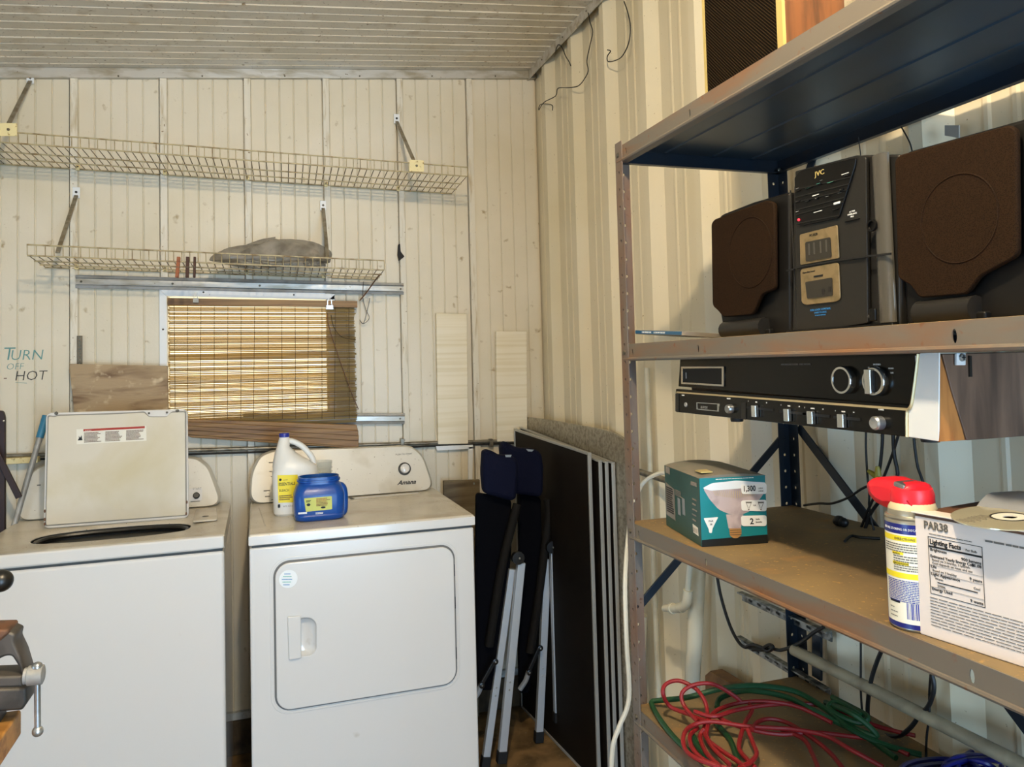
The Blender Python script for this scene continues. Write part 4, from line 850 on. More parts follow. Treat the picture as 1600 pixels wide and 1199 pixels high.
knob('program_button', fR, 1143, 639, [(.0080, 0), (.0080, .008), (.0065, .010), (0, .0098)], 'alu'); knob('power_button', fR, 1376, 661, [(.0095, 0), (.0095, .010), (.0075, .0125), (0, .012)], 'alu')
tpx('POWER', fR, 1377, 641.5, 2.2, 'white_print', rc, align='CENTER', z=.0003)
for px, py, wl, s_ in ((1181, 642, 32, 'BASS'), (1232, 648, 34, 'TREBLE'), (1269, 652, 36, 'BALANCE'), (1317, 657, 42, 'VOLUME')):
    a = uv(fR, px+2, py+0); b0, b1 = uv(fR, px-14, py-5), uv(fR, px+28, py+0)
    obj('slider_slot', MB().bar(fR @ V((b0[0], b0[1], .0004)), fR @ V((b1[0], b1[1]+.001, .0004)), .004, .0012, side=(1, 0, 0)), 'black_rubber', rc)
    obj('slider_knob', MB().fbox(fR, a[0]-.0062, a[0]+.0062, a[1]-.0105, a[1]+.0095, .001, .008), 'knob_chrome', rc, bevel=.0012)
    tpx('1' if s_ != 'VOLUME' else '0', fR, px-12, py-14, 2, 'white_print', rc, z=.0003); tpx(s_, fR, px+1, py-12.5, 2, 'white_print', rc, align='CENTER', z=.0003, sx=.7); tpx('10', fR, px+16, py-11.5, 2, 'white_print', rc, z=.0003)
obj('end_cheek', MB().prism(roundpoly(pp(FX(XR_-.0015), [(1437, 552), (1467.5, 551), (1466.5, 690), (1419.5, 683), (1419.5, 641), (1425, 633)]), .001), -.002, 0, FX(XR_-.0015)), 'cheek_white', rc, bevel=.001)
obj('cheek_block', MB().box(XR_, XR_+.03, yn+.012, P(1432, 600, 'x', XR_).y, zlo+.001, zhi-.001), 'cheek_white', rc)
obj('cheek_edge', MB().tube(cat([P(x, y, 'x', XR_-.002) for x, y in ((1435, 553), (1430, 595), (1425, 630), (1421, 639), (1417.5, 645), (1417.5, 683))], 3), .0022, 6), 'receiver_edge', rc, smooth=True)
fW = FY(yn)
obj('side_wedge', MB().prism(pp(fW, [(1467.5, 551), (1467, 690.5), (1507, 688), (1500, 660)]), -.002, .0006, fW), 'wood_orange', rc)
q = pp(fW, [(1469, 548), (1484, 610), (1508, 688)]); q = [(q[0][0], zhi)] + q[1:] + [(1.10, q[2][1]+.0), (1.10, zhi)]
obj('side_panel', MB().prism(q, -.002, .003, fW), 'wood_brown', rc, bevel=.001)
for px, py in ((1150, 660), (1452, 694)):
    a = P(px, py-4, 'x', XR_+.02); obj('foot', MB().lathe([(.011, 0), (.012, .006)], 16, Matrix.Translation((XR_+.022, a.y, zlo-.006))), 'black_rubber', rc, smooth=True)
fB = FY(yn-.004); q = pp(fB, [(1491, 552), (1505, 552), (1505, 571), (1491, 571)])
obj('hanger_bracket', MB().prism(q, 0, .004, fB), 'cheek_white', rc, bevel=.001); a = uv(fB, 1498.5, 559); obj('screw', MB().lathe([(.0052, 0), (.0045, .0025), (0, .003)], 14, at(fB, a[0], a[1], .004)), 'alu', rc, smooth=True)
obj('screw_slot', MB().fbox(at(fB, a[0], a[1], .007), -.003, .003, -.0006, .0006, 0, .0004).fbox(at(fB, a[0], a[1], .007), -.0006, .0006, -.003, .003, 0, .0004), 'black_print', rc)
a, b = uv(fB, 1515, 556), uv(fB, 1516, 589); obj('hanger_rod', MB().bar(fB @ V((*a, .0)), fB @ V((*b, .0)), .004, .003), 'stereo_grey', rc)

# ================================================================ THIRD SHELF
z3 = SZ[2] + .0003
# teal bulb carton
A = P(1041, 821, 'z', z3); B = P(1096, 855, 'z', z3); dAB = (A - B); dAB.z = 0
ua = (B - A); ua.z = 0; La = ua.length; ua.normalize(); ub = V((-ua.y, ua.x, 0)); ub = ub if ub.x > 0 else -ub
fT = Fr(B, ub, (0, 0, 1)); Lb = uv(fT, 1198, 800)[0]; Hb = uv(fT, 1096, 746)[1]
tb = thing('bulb_carton', 'teal carton of two floodlight bulbs on the third shelf', 'box', tuple((A+B)/2 + ub*.05))
fA = Fr(A, ua, (0, 0, 1))
Rm = Fr(B, ub, (0, 0, 1))
mb = MB().fbox(Rm, 0, Lb, 0, Hb*.985, -La, 0); obj('carton', mb, 'teal_dark', tb, bevel=.0012)
decal('front_print', fT, [(0.0008, .0), (Lb-.0008, .0), (Lb-.0008, Hb*.985), (.0008, Hb*.985)], 'teal', tb, z=.0003)
decal('base_band', fT, [(0.0008, .0), (Lb-.0008, .0), (Lb-.0008, Hb*.125), (.0008, Hb*.10)], 'box_black', tb, z=.0008)
# bulged lid
rg = []
nL = 12
for i in range(nL+1):
    t_ = i/nL; hh = .010*math.sin(math.pi*t_)**.8
    rg.append([Rm @ V((Lb*t_, Hb*.980, 0.0005)), Rm @ V((Lb*t_, Hb*.985+hh*.55, 0.0005)), Rm @ V((Lb*t_, Hb*.985+hh, -La*.45)), Rm @ V((Lb*t_, Hb*.985+hh*.8, -La+.001)), Rm @ V((Lb*t_, Hb*.980, -La+.001))])
obj('top_flap', MB().loft(rg), 'kraft', tb, smooth=True)
dome = roundpoly(pp(fT, [(1098, 763), (1115, 756), (1150, 752), (1195, 754), (1196, 765), (1190, 776), (1170, 800), (1158, 804), (1140, 804), (1122, 796), (1108, 780)]), .006)
decal('bulb_reflector', fT, dome, 'bulb_silver', tb, z=.0008); decal('bulb_lens', fT, roundpoly(pp(fT, [(1097, 763), (1112, 755), (1150, 751), (1195, 754), (1195, 758), (1160, 763), (1110, 767)]), .004), 'bulb_white', tb, z=.0013)
mb = MB()
for i in range(22):
    a, b = uv(fT, 1114+3.2*i, 767+.25*abs(i-11)*0), uv(fT, 1118+2.8*i, 779-abs(i-11)*.4); mb.bar(fT @ V((a[0], a[1], .0014)), fT @ V((b[0], b[1], .0014)), .0009, .0003, side=fT.col[2].xyz)
obj('bulb_flutes', mb, 'receiver_edge', tb)
decal('bulb_neck', fT, pp(fT, [(1134, 804), (1161, 804), (1157, 826), (1138, 826)]), 'bulb_silver', tb, z=.0010); decal('bulb_base', fT, roundpoly(pp(fT, [(1139, 826), (1158, 825), (1158, 836), (1152, 841), (1145, 841), (1140, 837)]), .003), 'bulb_copper', tb, z=.0010)
for i in range(3): a, b = uv(fT, 1140, 829+3.5*i), uv(fT, 1158, 828+3.5*i); obj('base_thread', MB().bar(fT @ V((a[0], a[1], .0016)), fT @ V((b[0], b[1], .0016)), .0010, .0004, side=fT.col[2].xyz), 'screw', tb)
for q in ([(1157, 757), (1197, 755), (1197, 772), (1158, 772)], [(1157, 782), (1197, 781), (1197, 799), (1158, 798)], [(1157, 806), (1197, 805), (1197, 822), (1158, 822)]):
    decal('text_tab', fT, roundpoly(pp(fT, q), .005), 'white_print', tb, z=.0018)
tpx('1,300', fT, 1160, 768, 8.5, 'black_print', tb, z=.0024, sx=.78, bold=.0003); tpx('LUMENS', fT, 1184, 764, 2, 'grey_print', tb, z=.0024, sx=.7); tpx('LUMENES', fT, 1184, 768.5, 2, 'grey_print', tb, z=.0024, sx=.7)
tpx('2', fT, 1171, 819, 9, 'black_print', tb, z=.0024, bold=.0003); tpx('Bulbs', fT, 1180, 812.5, 2.4, 'black_print', tb, z=.0024, sx=.9); tpx('Bombillas', fT, 1180, 817, 2.4, 'black_print', tb, z=.0024, sx=.8)
for px in (1169, 1188):
    q = pp(fT, [(px-5, 784), (px+5, 784), (px+1, 794), (px+1, 797), (px-1, 797), (px-1, 794)]); plate('bulb_outline', fT, [q, [(p[0]*.7+sum(r[0] for r in q)/6*.3, p[1]*.7+sum(r[1] for r in q)/6*.3) for p in q]], .0003, 'grey_print', tb, z=.0023)
tpx('OR', fT, 1176, 791, 2.4, 'black_print', tb, z=.0024)
q = pp(fT, [(1099, 810), (1122, 808), (1113, 826), (1112, 833), (1108, 833), (1107, 827)]); decal('par_symbol', fT, roundpoly(q, .002), 'white_print', tb, z=.0008)
tpx('PAR', fT, 1110.5, 816, 3, 'black_print', tb, z=.0014, align='CENTER'); tpx('38', fT, 1110.5, 821, 3, 'black_print', tb, z=.0014, align='CENTER')
a, b = uv(fT, 1118, 749), uv(fT, 1186, 747.3); fineprint(fT, a[0], b[0], a[1]+.0006, a[1]-.0014, 1, 'white_print', tb, z=.0008)
# side prints
def sq(pts): return [uv(fA, *p) for p in pts]
decal('facts_panel', fA, sq([(1041, 754), (1054, 765), (1056, 814), (1042, 804)]), 'clear_grey', tb, z=.0006); q = sq([(1041.5, 756), (1053, 766), (1055, 812), (1043, 802)]); fineprint(fA, q[0][0]+.001, q[1][0]-.001, q[0][1]-.004, q[3][1]+.004, 12, 'black_print', tb, z=.0010)
decal('logo_patch', fA, sq([(1040.5, 728), (1047, 732), (1047, 742), (1040.5, 738)]), 'clear_grey', tb, z=.0006)
q = sq([(1055, 762), (1067, 768), (1067, 780), (1055, 774)]); fineprint(fA, q[0][0], q[1][0], q[0][1]-.003, q[3][1], 4, 'clear_grey', tb, z=.0006)
decal('barcode', fA, sq([(1083, 819), (1091, 825), (1092, 838), (1084, 832)]), 'paper', tb, z=.0006)
q = sq([(1083.5, 821), (1091, 827), (1092, 836), (1084, 830)]); mb = MB(); 
for i in range(6): x = q[0][0]+(q[1][0]-q[0][0])*(i+.3)/6; mb.fbox(fA, x, x+.0009, q[2][1]+.001, q[1][1]-.001, .001, .0013)
obj('barcode_bars', mb, 'vise_rust', tb); decal('logo_patch', fA, sq([(1080, 752), (1089, 755), (1089, 761), (1080, 758)]), 'clear_grey', tb, z=.0006)
for k_ in range(5): q = sq([(1082, 775+8*k_), (1089, 779+8*k_), (1089, 783+8*k_), (1082, 779+8*k_)]); fineprint(fA, q[0][0], q[1][0], q[0][1]-.003, q[3][1]-.003, 1, 'clear_grey', tb, z=.0006)
for sx_ in (1059, 1066): decal('bulb_shape', fA, sq([(sx_, 778), (sx_+4, 780), (sx_+5, 806), (sx_+1, 804)]), 'grey_sheet', tb, z=.0004)
for (xa, xb) in ((.012, .055), (.02, .05)): pass
obj('top_sticker', MB().fbox(Rm, .012, .035, Hb*.985+.0065, Hb*.985+.0085, -.05, -.02), 'gold_edge', tb)

# spray can
cc = V((.804, .792, z3)); cr = .0335; Mc = Matrix.Translation(cc); can = thing('spray_can', 'blue and cream spray can with a red flip-up straw cap', 'can', tuple(cc))
obj('can_body', MB().lathe([(.031, 0), (cr, .003), (cr, .135), (.0325, .138), (.0335, .1405), (.0325, .143), (.030, .1435), (.029, .150), (.0255, .158), (.022, .163), (.0, .164)], 120, Mc), 'can_steel', can, smooth=True)
obj('shoulder', MB().lathe([(.0292, .1445), (.0290, .151), (.0262, .1585), (.0225, .1625)], 36, Mc), 'can_ivory', can, smooth=True)
def shell(z0_, z1_, a0, a1, mt, r=cr, off=.0002, name='label_band'):
    o = MB().lathe([(r+off, z0_), (r+off, z1_)], 120, Mc, (math.radians(a0), math.radians(a1))); return obj(name, o, mt, can, smooth=True)
CA = math.degrees(math.atan2(-cc.y, -cc.x))       # bearing of the camera from the can
shell(.004, .134, 0, 359.9, 'can_blue', off=.0002); shell(.010, .1215, CA-78, CA+62, 'can_cream', off=.0004)
shell(.1125, .1195, CA-78, CA+60, 'yellow_print', off=.0006); shell(.066, .073, CA-78, CA+60, 'yellow_print', off=.0006)
def wraptext(s_, ang, z_, h, mt, off=.0007, sx=1):
    cu = bpy.data.curves.new('lettering', 'FONT'); cu.body = s_; cu.size = h/.69; cu.extrude = .0001; cu.resolution_u = 1; t = bpy.data.objects.new('t', cu); me = bpy.data.meshes.new_from_object(t); bpy.data.objects.remove(t)
    for v in me.vertices:
        a_ = math.radians(ang) + v.co.x*sx/cr; rr = cr + off + .0003 + v.co.z; v.co = cc + V((rr*math.cos(a_), rr*math.sin(a_), z_ + v.co.y))
    me.name = 'lettering'; return finish('lettering', me, MATS[mt], can)
wraptext('DIRECTIONS', CA-40, .1142, .0030, 'vise_iron'); wraptext('BEFORE STORING OR DISCARDING', CA-70, .1262, .0030, 'white_print', sx=.8)
def wrapprint(z0_, z1_, rows, a0, a1, mt, seed, fill=.5):
    mb = MB(); R = random.Random(seed)
    for i in range(rows):
        zc_ = z0_ + (z1_-z0_)*(i+.5)/rows; hh = abs(z1_-z0_)/rows*fill/2; a = a0; e = a1 - R.uniform(0, 18)
        while a < e: l = min(R.uniform(3, 9), e-a); mb.lathe([(cr+.0008, zc_-hh), (cr+.0008, zc_+hh)], 2, Mc, (math.radians(a), math.radians(a+l*.85))); a += l
    o = obj('fine_print', mb, mt, can); o['kind'] = 'stuff'
wrapprint(.110, .098, 4, CA-70, CA+46, 'grey_print', 1); wrapprint(.095, .0855, 3, CA-45, CA+30, 'grey_print', 2); wrapprint(.0835, .075, 3, CA-45, CA+50, 'grey_print', 3)
wrapprint(.064, .036, 13, CA-66, CA+50, 'cap_blue', 4)
for z_ in (.0965, .084): shell(z_-.0012, z_+.0022, CA-48, CA-22+(10 if z_ < .09 else 0), 'yellow_print', off=.0007, name='highlight')
wraptext('PROTECTS', CA-46, .0955, .002, 'black_print', sx=.7); wraptext('DISPLACES MOISTURE', CA-46, .0835, .002, 'black_print', sx=.7)
R = random.Random(9); a = CA-20; mb = MB()
while a < CA+44: l = R.uniform(.8, 2.6); mb.lathe([(cr+.0007, .016), (cr+.0007, .036)], 2, Mc, (math.radians(a), math.radians(a+l))); a += l + R.uniform(.8, 2.4)
obj('barcode_bars', mb, 'blue_print' if False else 'cap_blue', can)
shell(.034, .0375, CA-62, CA-34, 'black_print', off=.0006, name='info_band'); wrapprint(.030, .014, 3, CA-62, CA-34, 'grey_print', 6, .2)
# straw cap
XC = cc.x - .0; fC = FX(cc.x)
q = pp(fC, [(1369, 756), (1373, 747), (1385, 744.5), (1402, 746), (1413, 750), (1424, 753), (1436, 755), (1441, 764), (1446, 785), (1447, 793), (1434, 795), (1400, 794), (1385, 786), (1373, 772)])
capm = slab([roundpoly(q, .004, 3)], .046, .011); capm.transform(fC @ Matrix.Translation((0, 0, -.023))); o = finish('straw_cap', capm, MATS['can_red'], can); capm.polygons.foreach_set('use_smooth', [True]*len(capm.polygons)); capm.set_sharp_from_angle(angle=math.radians(60))
a = uv(fC, 1424, 797); obj('cap_skirt', MB().lathe([(.0262, .158), (.0268, .168), (.0245, .176), (.016, .180), (0, .180)], 30, Mc), 'can_red', can, smooth=True)
a = uv(fC, 1425, 758); obj('nozzle_window', MB().fbox(at(fC, a[0], a[1]) @ Matrix.Rotation(math.radians(-12), 4, 'Z'), -.010, .008, -.0035, .0035, -.010, .0215), 'alu', can, bevel=.002)

# white carton
bw = thing('light_bulb_box', 'large white light bulb box printed PAR38, at the right edge of the third shelf', 'box', (.87, .66, z3))
C0 = P(1437.5, 991, 'z', z3); C1 = P(1600, 1044, 'z', z3); u_ = (C1 - C0); u_.z = 0; u_.normalize(); fK = Fr(C0, u_, (0, 0, 1)); Hk = uv(fK, 1441, 808)[1]; Lk = .30
nin = fK.col[2].xyz
obj('carton', MB().fbox(fK, 0, Lk, 0, Hk, -.135, 0), 'carton', bw, bevel=.0015)
q0 = uv(fK, 1441, 808); flap = MB().fbox(at(fK, 0, Hk, 0) @ Matrix.Rotation(math.radians(-3), 4, 'X'), -.002, Lk, .0035, .0055, -.13, .004); obj('top_flap', flap, 'carton', bw, bevel=.001)
obj('flap_gap', MB().fbox(fK, .001, Lk-.001, Hk-.001, Hk+.004, -.132, -.001), 'vise_rust', bw)
tpx('PAR38', fK, 1444, 825.5, 12, 'grey_mark', bw, sx=.82, bold=.0003)
A0 = uv(fK, 1450, 838); A1 = uv(fK, 1535, 855); A2 = uv(fK, 1531, 946); 
Lx0, Lx1 = A0[0], A1[0]; Lt, Lb_ = (A0[1]+A1[1])/2, uv(fK, 1446, 925)[1]
t_ = .0006
plate('facts_frame', fK, [[(Lx0, Lb_), (Lx1, Lb_), (Lx1, Lt), (Lx0, Lt)], [(Lx0+t_, Lb_+t_), (Lx1-t_, Lb_+t_), (Lx1-t_, Lt-t_), (Lx0+t_, Lt-t_)]], .0003, 'black_print', bw, z=.0003)
hF = Lt - Lb_
def lf(s_, fx, fy, h, al='LEFT', m_='black_print', **k): text(s_, fK, Lx0+(Lx1-Lx0)*fx, Lt-hF*fy, h, m_, bw, align=al, z=.0005, **k)
lf('Lighting Facts', .03, .125, .0085, bold=.0002, sx=.86); lf('Per Bulb', .70, .125, .004, m_='grey_print')
decal('rule', fK, [(Lx0+.001, Lt-hF*.155), (Lx1-.001, Lt-hF*.155), (Lx1-.001, Lt-hF*.185), (Lx0+.001, Lt-hF*.185)], 'black_print', bw, z=.0004)
lf('Brightness', .03, .245, .0052); lf('900 lumens', .97, .30, .0052, 'RIGHT'); lf('Estimated Yearly Energy Cost', .03, .36, .0052, sx=.88); lf('$1.08', .97, .36, .0052, 'RIGHT')
lf('Based on 3 hrs/day, 11\u00a2/kWh', .06, .415, .0040, m_='grey_print'); lf('Cost depends on rates and use', .06, .47, .0040, m_='grey_print')
lf('Life', .03, .54, .0052); lf('Based on 3 hrs/day', .06, .60, .0040, m_='grey_print'); lf('9 years', .97, .60, .0052, 'RIGHT'); lf('Light Appearance', .03, .67, .0052)
lf('Warm', .10, .735, .0040, m_='grey_print'); lf('Cool', .93, .735, .0040, 'RIGHT', 'grey_print'); decal('rule', fK, [(Lx0+.010, Lt-hF*.77), (Lx1-.008, Lt-hF*.77), (Lx1-.008, Lt-hF*.785), (Lx0+.010, Lt-hF*.785)], 'black_print', bw, z=.0004)
lf('2700K', .14, .855, .0040, m_='grey_print'); lf('Energy Used', .03, .93, .0052); lf('9 watts', .97, .965, .0052, 'RIGHT')
for fy in (.49, .62, .87): decal('rule', fK, [(Lx0+.001, Lt-hF*fy), (Lx1-.001, Lt-hF*fy), (Lx1-.001, Lt-hF*fy-.0002), (Lx0+.001, Lt-hF*fy-.0002)], 'grey_print', bw, z=.0004)
fineprint(fK, Lx0-.001, Lk*.6, Lb_-.003, Lb_-.040, 10, 'grey_print', bw, fill=.22, z=.0004)
a = uv(fK, 1452, 833); fineprint(fK, a[0], a[0]+.062, a[1], a[1]-.0016, 1, 'grey_print', bw, z=.0004)
fineprint(fK, Lx1+.004, Lk*.8, Lt+.010, Lt+.006, 1, 'grey_print', bw, z=.0004)
# disc on the box
dc = P(1566, 809, 'z', z3+Hk+.012); dsc = thing('compact_disc', 'silver-gold CD lying on the white light bulb box', 'disc', tuple(dc))
Mi = Matrix.Translation(dc + V((.012, -.0, -.0015))) @ Matrix.Rotation(math.radians(-4), 4, 'Y')
def ring_(r0, r1, h0, h1): return [(r0, h0), (r1, h0), (r1, h1), (r0, h1), (r0, h0)]
def lat(prof, n=56):
    mb = MB(); k = len(prof)-1; mb.lathe(prof[:-1], n, Mi); mb.f = [f for f in mb.f if len(f) == 4]; b = (k-1)*n
    for j in range(n): mb.f.append((b+j, b+(j+1) % n, (j+1) % n, j))
    return mb
obj('disc_plate', lat(ring_(.019, .060, 0, .0013)), 'disc', dsc, smooth=True); obj('disc_hub', lat(ring_(.0075, .019, 0, .0013)), 'disc_hub', dsc, smooth=True); obj('stack_ring', lat(ring_(.0185, .0205, .0013, .0018)), 'black_print', dsc, smooth=True)
mb = MB(); R = random.Random(2)
for k_ in range(9): mb.fbox(Mi, -.052+.0045*k_, -.052+.0045*k_+.0016, .010-.004*(k_ % 2), .024+.003*R.random(), .0013, .0016)
obj('disc_print', mb, 'grey_mark', dsc)
# grey plastic sleeve behind the disc
rows = []; n1 = 16
for j in range(9):
    v = j/8; rows.append([tuple(fK @ V((.045+.21*i/n1, Hk+.012 + .020*math.sin(math.pi*min(1, v*1.0))*(.6+.4*math.sin(2.2*i/n1+.4)) + .002*math.sin(i*1.7+j), -.055-.085*v))) for i in range(n1+1)])
vs = [p for r in rows for p in r] + [(p[0], p[1], z3+Hk+.0075) for r in rows for p in r]; W1 = n1+1; nn = len(rows)*W1
f = [(j*W1+i, j*W1+i+1, (j+1)*W1+i+1, (j+1)*W1+i) for j in range(8) for i in range(n1)]; f += [tuple(x+nn for x in g_[::-1]) for g_ in f]
for i in range(n1): f.append((i, nn+i, nn+i+1, i+1)); f.append((8*W1+i, 8*W1+i+1, nn+8*W1+i+1, nn+8*W1+i))
for j in range(8): f.append((j*W1, (j+1)*W1, nn+(j+1)*W1, nn+j*W1)); f.append((j*W1+n1, nn+j*W1+n1, nn+(j+1)*W1+n1, (j+1)*W1+n1))
solo('disc_sleeve', MB().add(vs, f), 'grey_sheet', 'grey plastic disc sleeves heaped behind the CD on the white box', 'sleeve', smooth=True)

# cords behind the shelves
def cordw(lbl, pts, r=.003, mt='cord_black', name='black_cable', cat_='cable', n=6):
    return solo(name, MB().tube(cat([V(p) for p in pts], n), r, 7), mt, lbl, cat_, smooth=True)
X_ = 1.165
pk = lambda l, x=X_: [P(px, py, 'x', x) for px, py in l]
for lbl, l, r in (('thin black cord hanging down behind the receiver, leftmost of the bundle', [(1353, 675), (1353, 700), (1355, 740), (1358, 770), (1358, 790), (1362, 815), (1366, 830)], .0022),
                  ('black cord hanging from the receiver into the knot above the third shelf', [(1379, 678), (1378, 700), (1374, 735), (1367, 758)], .0032),
                  ('black cord crossing the bundle behind the spray can', [(1405, 675), (1396, 705), (1383, 740), (1370, 768), (1355, 800), (1340, 835), (1320, 850)], .0028),
                  ('thick black cord dropping from the receiver behind the red cap', [(1395, 670), (1397, 710), (1402, 745), (1385, 770), (1362, 800), (1352, 825)], .0036),
                  ('black cord at right of the bundle behind the red cap', [(1428, 685), (1430, 705), (1434, 730), (1441, 750), (1446, 770), (1449, 790)], .0026)):
    cordw(lbl, pk(l), r)
cordw('black cord running left from the knot to the rear shelf post', pk([(1256, 790), (1280, 787), (1300, 787), (1325, 778), (1345, 765), (1360, 758)]), .0026)
for lbl, a, b in (('left yellow wire connector tied in the cord knot', (1357, 736), (1371, 746)), ('right yellow wire connector standing up from the cord knot', (1371, 729), (1372, 744))):
    pa, pb = P(*a, 'x', X_-.008), P(*b, 'x', X_-.008); solo('wire_connector', MB().tube([pa, pa+(pb-pa)*.3, pb], [.0035, .005, .0065], 8), 'nut_yellow', lbl, 'connector', group='wire connectors in the knot', smooth=True)
t = thing('power_plug', 'black plugs in a heap at the back of the third shelf', 'plug', (1.12, 1.33, z3))
for px, py, r_ in ((1312, 822, .011), (1318, 833, .010), (1310, 838, .009)):
    p = P(px, py, 'x', 1.13); p.z = max(p.z, z3+r_); obj('plug_body', MB().sphere(p, r_, 10, (1, 1.3, 1)), 'cord_black', t, smooth=True)
cordw('short black plug cord lying on the third shelf', [P(1320, 846, 'z', z3+.004), P(1330, 838, 'z', z3+.004), P(1345, 840, 'z', z3+.004), P(1375, 842, 'z', z3+.004)], .0028)
# below third shelf
cordw('thick black cord hanging from the third shelf and knotted at the rear post', pk([(1121, 903), (1126, 930), (1136, 965), (1147, 992), (1160, 1010), (1175, 1012), (1188, 1016), (1205, 1014), (1222, 1016)]) + pk([(1250, 1005), (1270, 990), (1287, 980)]), .0042)
cordw('small knot of black cord left of the rear post', pk([(1165, 1012), (1176, 1008), (1190, 1012), (1200, 1018), (1208, 1012), (1202, 1008), (1190, 1014), (1176, 1016)], X_-.008), .0042, name='cord_knot')
cordw('long black cord looping in a big U below the third shelf', pk([(1377, 1018), (1370, 1035), (1362, 1060), (1357, 1090), (1356, 1118), (1362, 1135), (1375, 1146), (1392, 1151), (1408, 1149), (1425, 1135), (1437, 1118), (1450, 1105), (1458, 1085), (1459, 1068), (1456, 1056)]), .0042)
cordw('thin dark cord hanging straight down right of the big loop', pk([(1454, 1055), (1452, 1085), (1452, 1120), (1448, 1150), (1447, 1190), (1450, 1240)]), .0022)
cordw('thin dark cord hanging left of the big loop', pk([(1345, 1000), (1345, 1040), (1345, 1080), (1347, 1110), (1350, 1130)]), .0022)

# ================================================================ FOURTH SHELF: coiled cords
z4 = SZ[3]
def onz(l, h=.008): return [P(px, py, 'z', z4 + (q[0] if q else h)) for px, py, *q in l]
def coil(name, lbl, paths, r, mt, cat_='cord'):
    pts0 = paths[0][0]; b = V((sum(p.x for p in paths[0])/len(paths[0]), sum(p.y for p in paths[0])/len(paths[0]), z4)); t = thing(name, lbl, cat_, tuple(b))
    mb = MB()
    for p in paths: mb.tube(cat(p, 7), r, 8)
    obj('cord_loops', mb, mt, t, smooth=True); return t
h = .012
red = [onz([(1380, 1199, .02), (1330, 1172, .03), (1290, 1150, .03), (1240, 1140, .03), (1210, 1138, .03), (1165, 1135, .03), (1110, 1128, .035), (1080, 1135, .03), (1068, 1150, .03), (1070, 1170, .02), (1085, 1184, .02), (1110, 1194, .02), (1150, 1205, .02)]),
       onz([(1300, 1130, .03), (1250, 1106, .04), (1205, 1097, .045), (1160, 1098, .04), (1125, 1108, .035), (1108, 1122, .03), (1100, 1140, .02), (1108, 1158, .02), (1130, 1175, .02), (1155, 1192, .02), (1170, 1210, .02)]),
       onz([(1090, 1128, .03), (1070, 1105, .04), (1065, 1085, .06), (1080, 1072, .075), (1105, 1068, .08), (1125, 1074, .07), (1150, 1090, .05), (1158, 1098, .04)]),
       onz([(1110, 1130, .03), (1080, 1118, .03), (1048, 1105, .03), (1036, 1085, .06), (1040, 1070, .075), (1060, 1064, .08), (1085, 1075, .07), (1098, 1090, .06), (1104, 1105, .045), (1106, 1130, .03), (1104, 1150, .02), (1115, 1170, .02), (1140, 1195, .02)]),
       onz([(1090, 1138, .02), (1078, 1150, .02), (1082, 1170, .02), (1100, 1188, .02), (1128, 1200, .02)]),
       onz([(1100, 1140, .025), (1094, 1152, .015), (1103, 1176, .015), (1125, 1198, .015)]),
       onz([(1430, 1150, .02), (1370, 1135, .02), (1310, 1110, .03), (1260, 1100, .035), (1200, 1102, .04), (1150, 1110, .04), (1115, 1120, .04), (1085, 1112, .04)]),
       onz([(1420, 1180, .015), (1370, 1158, .02), (1320, 1150, .02), (1270, 1145, .02), (1220, 1148, .02), (1170, 1140, .025), (1135, 1128, .03), (1120, 1118, .035)]),
       onz([(1170, 1098, .04), (1175, 1110, .035), (1165, 1128, .03), (1158, 1148, .02), (1155, 1170, .015), (1168, 1188, .012), (1180, 1200, .012)]),
       onz([(1168, 1140, .03), (1176, 1160, .02), (1182, 1178, .02), (1172, 1192, .02), (1155, 1200, .02)]),
       onz([(1175, 1140, .03), (1185, 1128, .03), (1205, 1124, .03), (1235, 1132, .025), (1275, 1158, .02), (1300, 1180, .015), (1320, 1205, .012)]),
       onz([(1220, 1140, .02), (1255, 1155, .02), (1270, 1180, .015), (1280, 1205, .012)])]
coil('extension_cord', 'red extension cord in loose loops on the lowest shelf', red, .0042, 'cord_red')
green = [onz([(1090, 1185, .006), (1060, 1160, .006), (1035, 1130, .006), (1020, 1105, .008), (1019, 1097, .012), (1030, 1095, .016), (1075, 1090, .035), (1120, 1078, .055), (1160, 1072, .065), (1200, 1073, .06), (1245, 1082, .05), (1290, 1108, .04), (1330, 1140, .03), (1385, 1165, .02), (1440, 1180, .015)]),
         onz([(1120, 1106, .02), (1125, 1092, .03), (1150, 1082, .04), (1180, 1080, .05), (1230, 1090, .045), (1270, 1110, .04), (1310, 1130, .03), (1350, 1150, .02), (1400, 1185, .015)]),
         onz([(1118, 1130, .01), (1140, 1155, .006), (1150, 1180, .006), (1158, 1200, .006)]), onz([(1078, 1140, .012), (1090, 1165, .008), (1105, 1185, .006)]),
         onz([(1300, 1090, .05), (1330, 1105, .05), (1355, 1120, .05), (1345, 1130, .04), (1315, 1120, .04), (1295, 1105, .045), (1310, 1098, .055), (1345, 1118, .05)]),
         onz([(1290, 1098, .04), (1325, 1112, .06), (1352, 1130, .05), (1370, 1150, .03), (1350, 1145, .03), (1320, 1130, .03), (1300, 1115, .03)])]
coil('garden_cord', 'dark green extension cord arching along the back of the lowest shelf', green, .0055, 'cord_green')
blue = []
for i in range(9):
    R = random.Random(i+20); cx, cy = 1505+R.uniform(-45, 35), 1215+R.uniform(-14, 10); rx, ry = R.uniform(40, 75), R.uniform(14, 32)
    blue.append([P(cx + rx*math.cos(a), cy + ry*math.sin(a), 'z', z4 + .030 + .018*math.sin(a*2+i)) for a in [2*math.pi*j/14 + i for j in range(14)]])
coil('blue_cord', 'blue cord bundle at the lower right corner of the lowest shelf', blue, .0048, 'cord_blue')
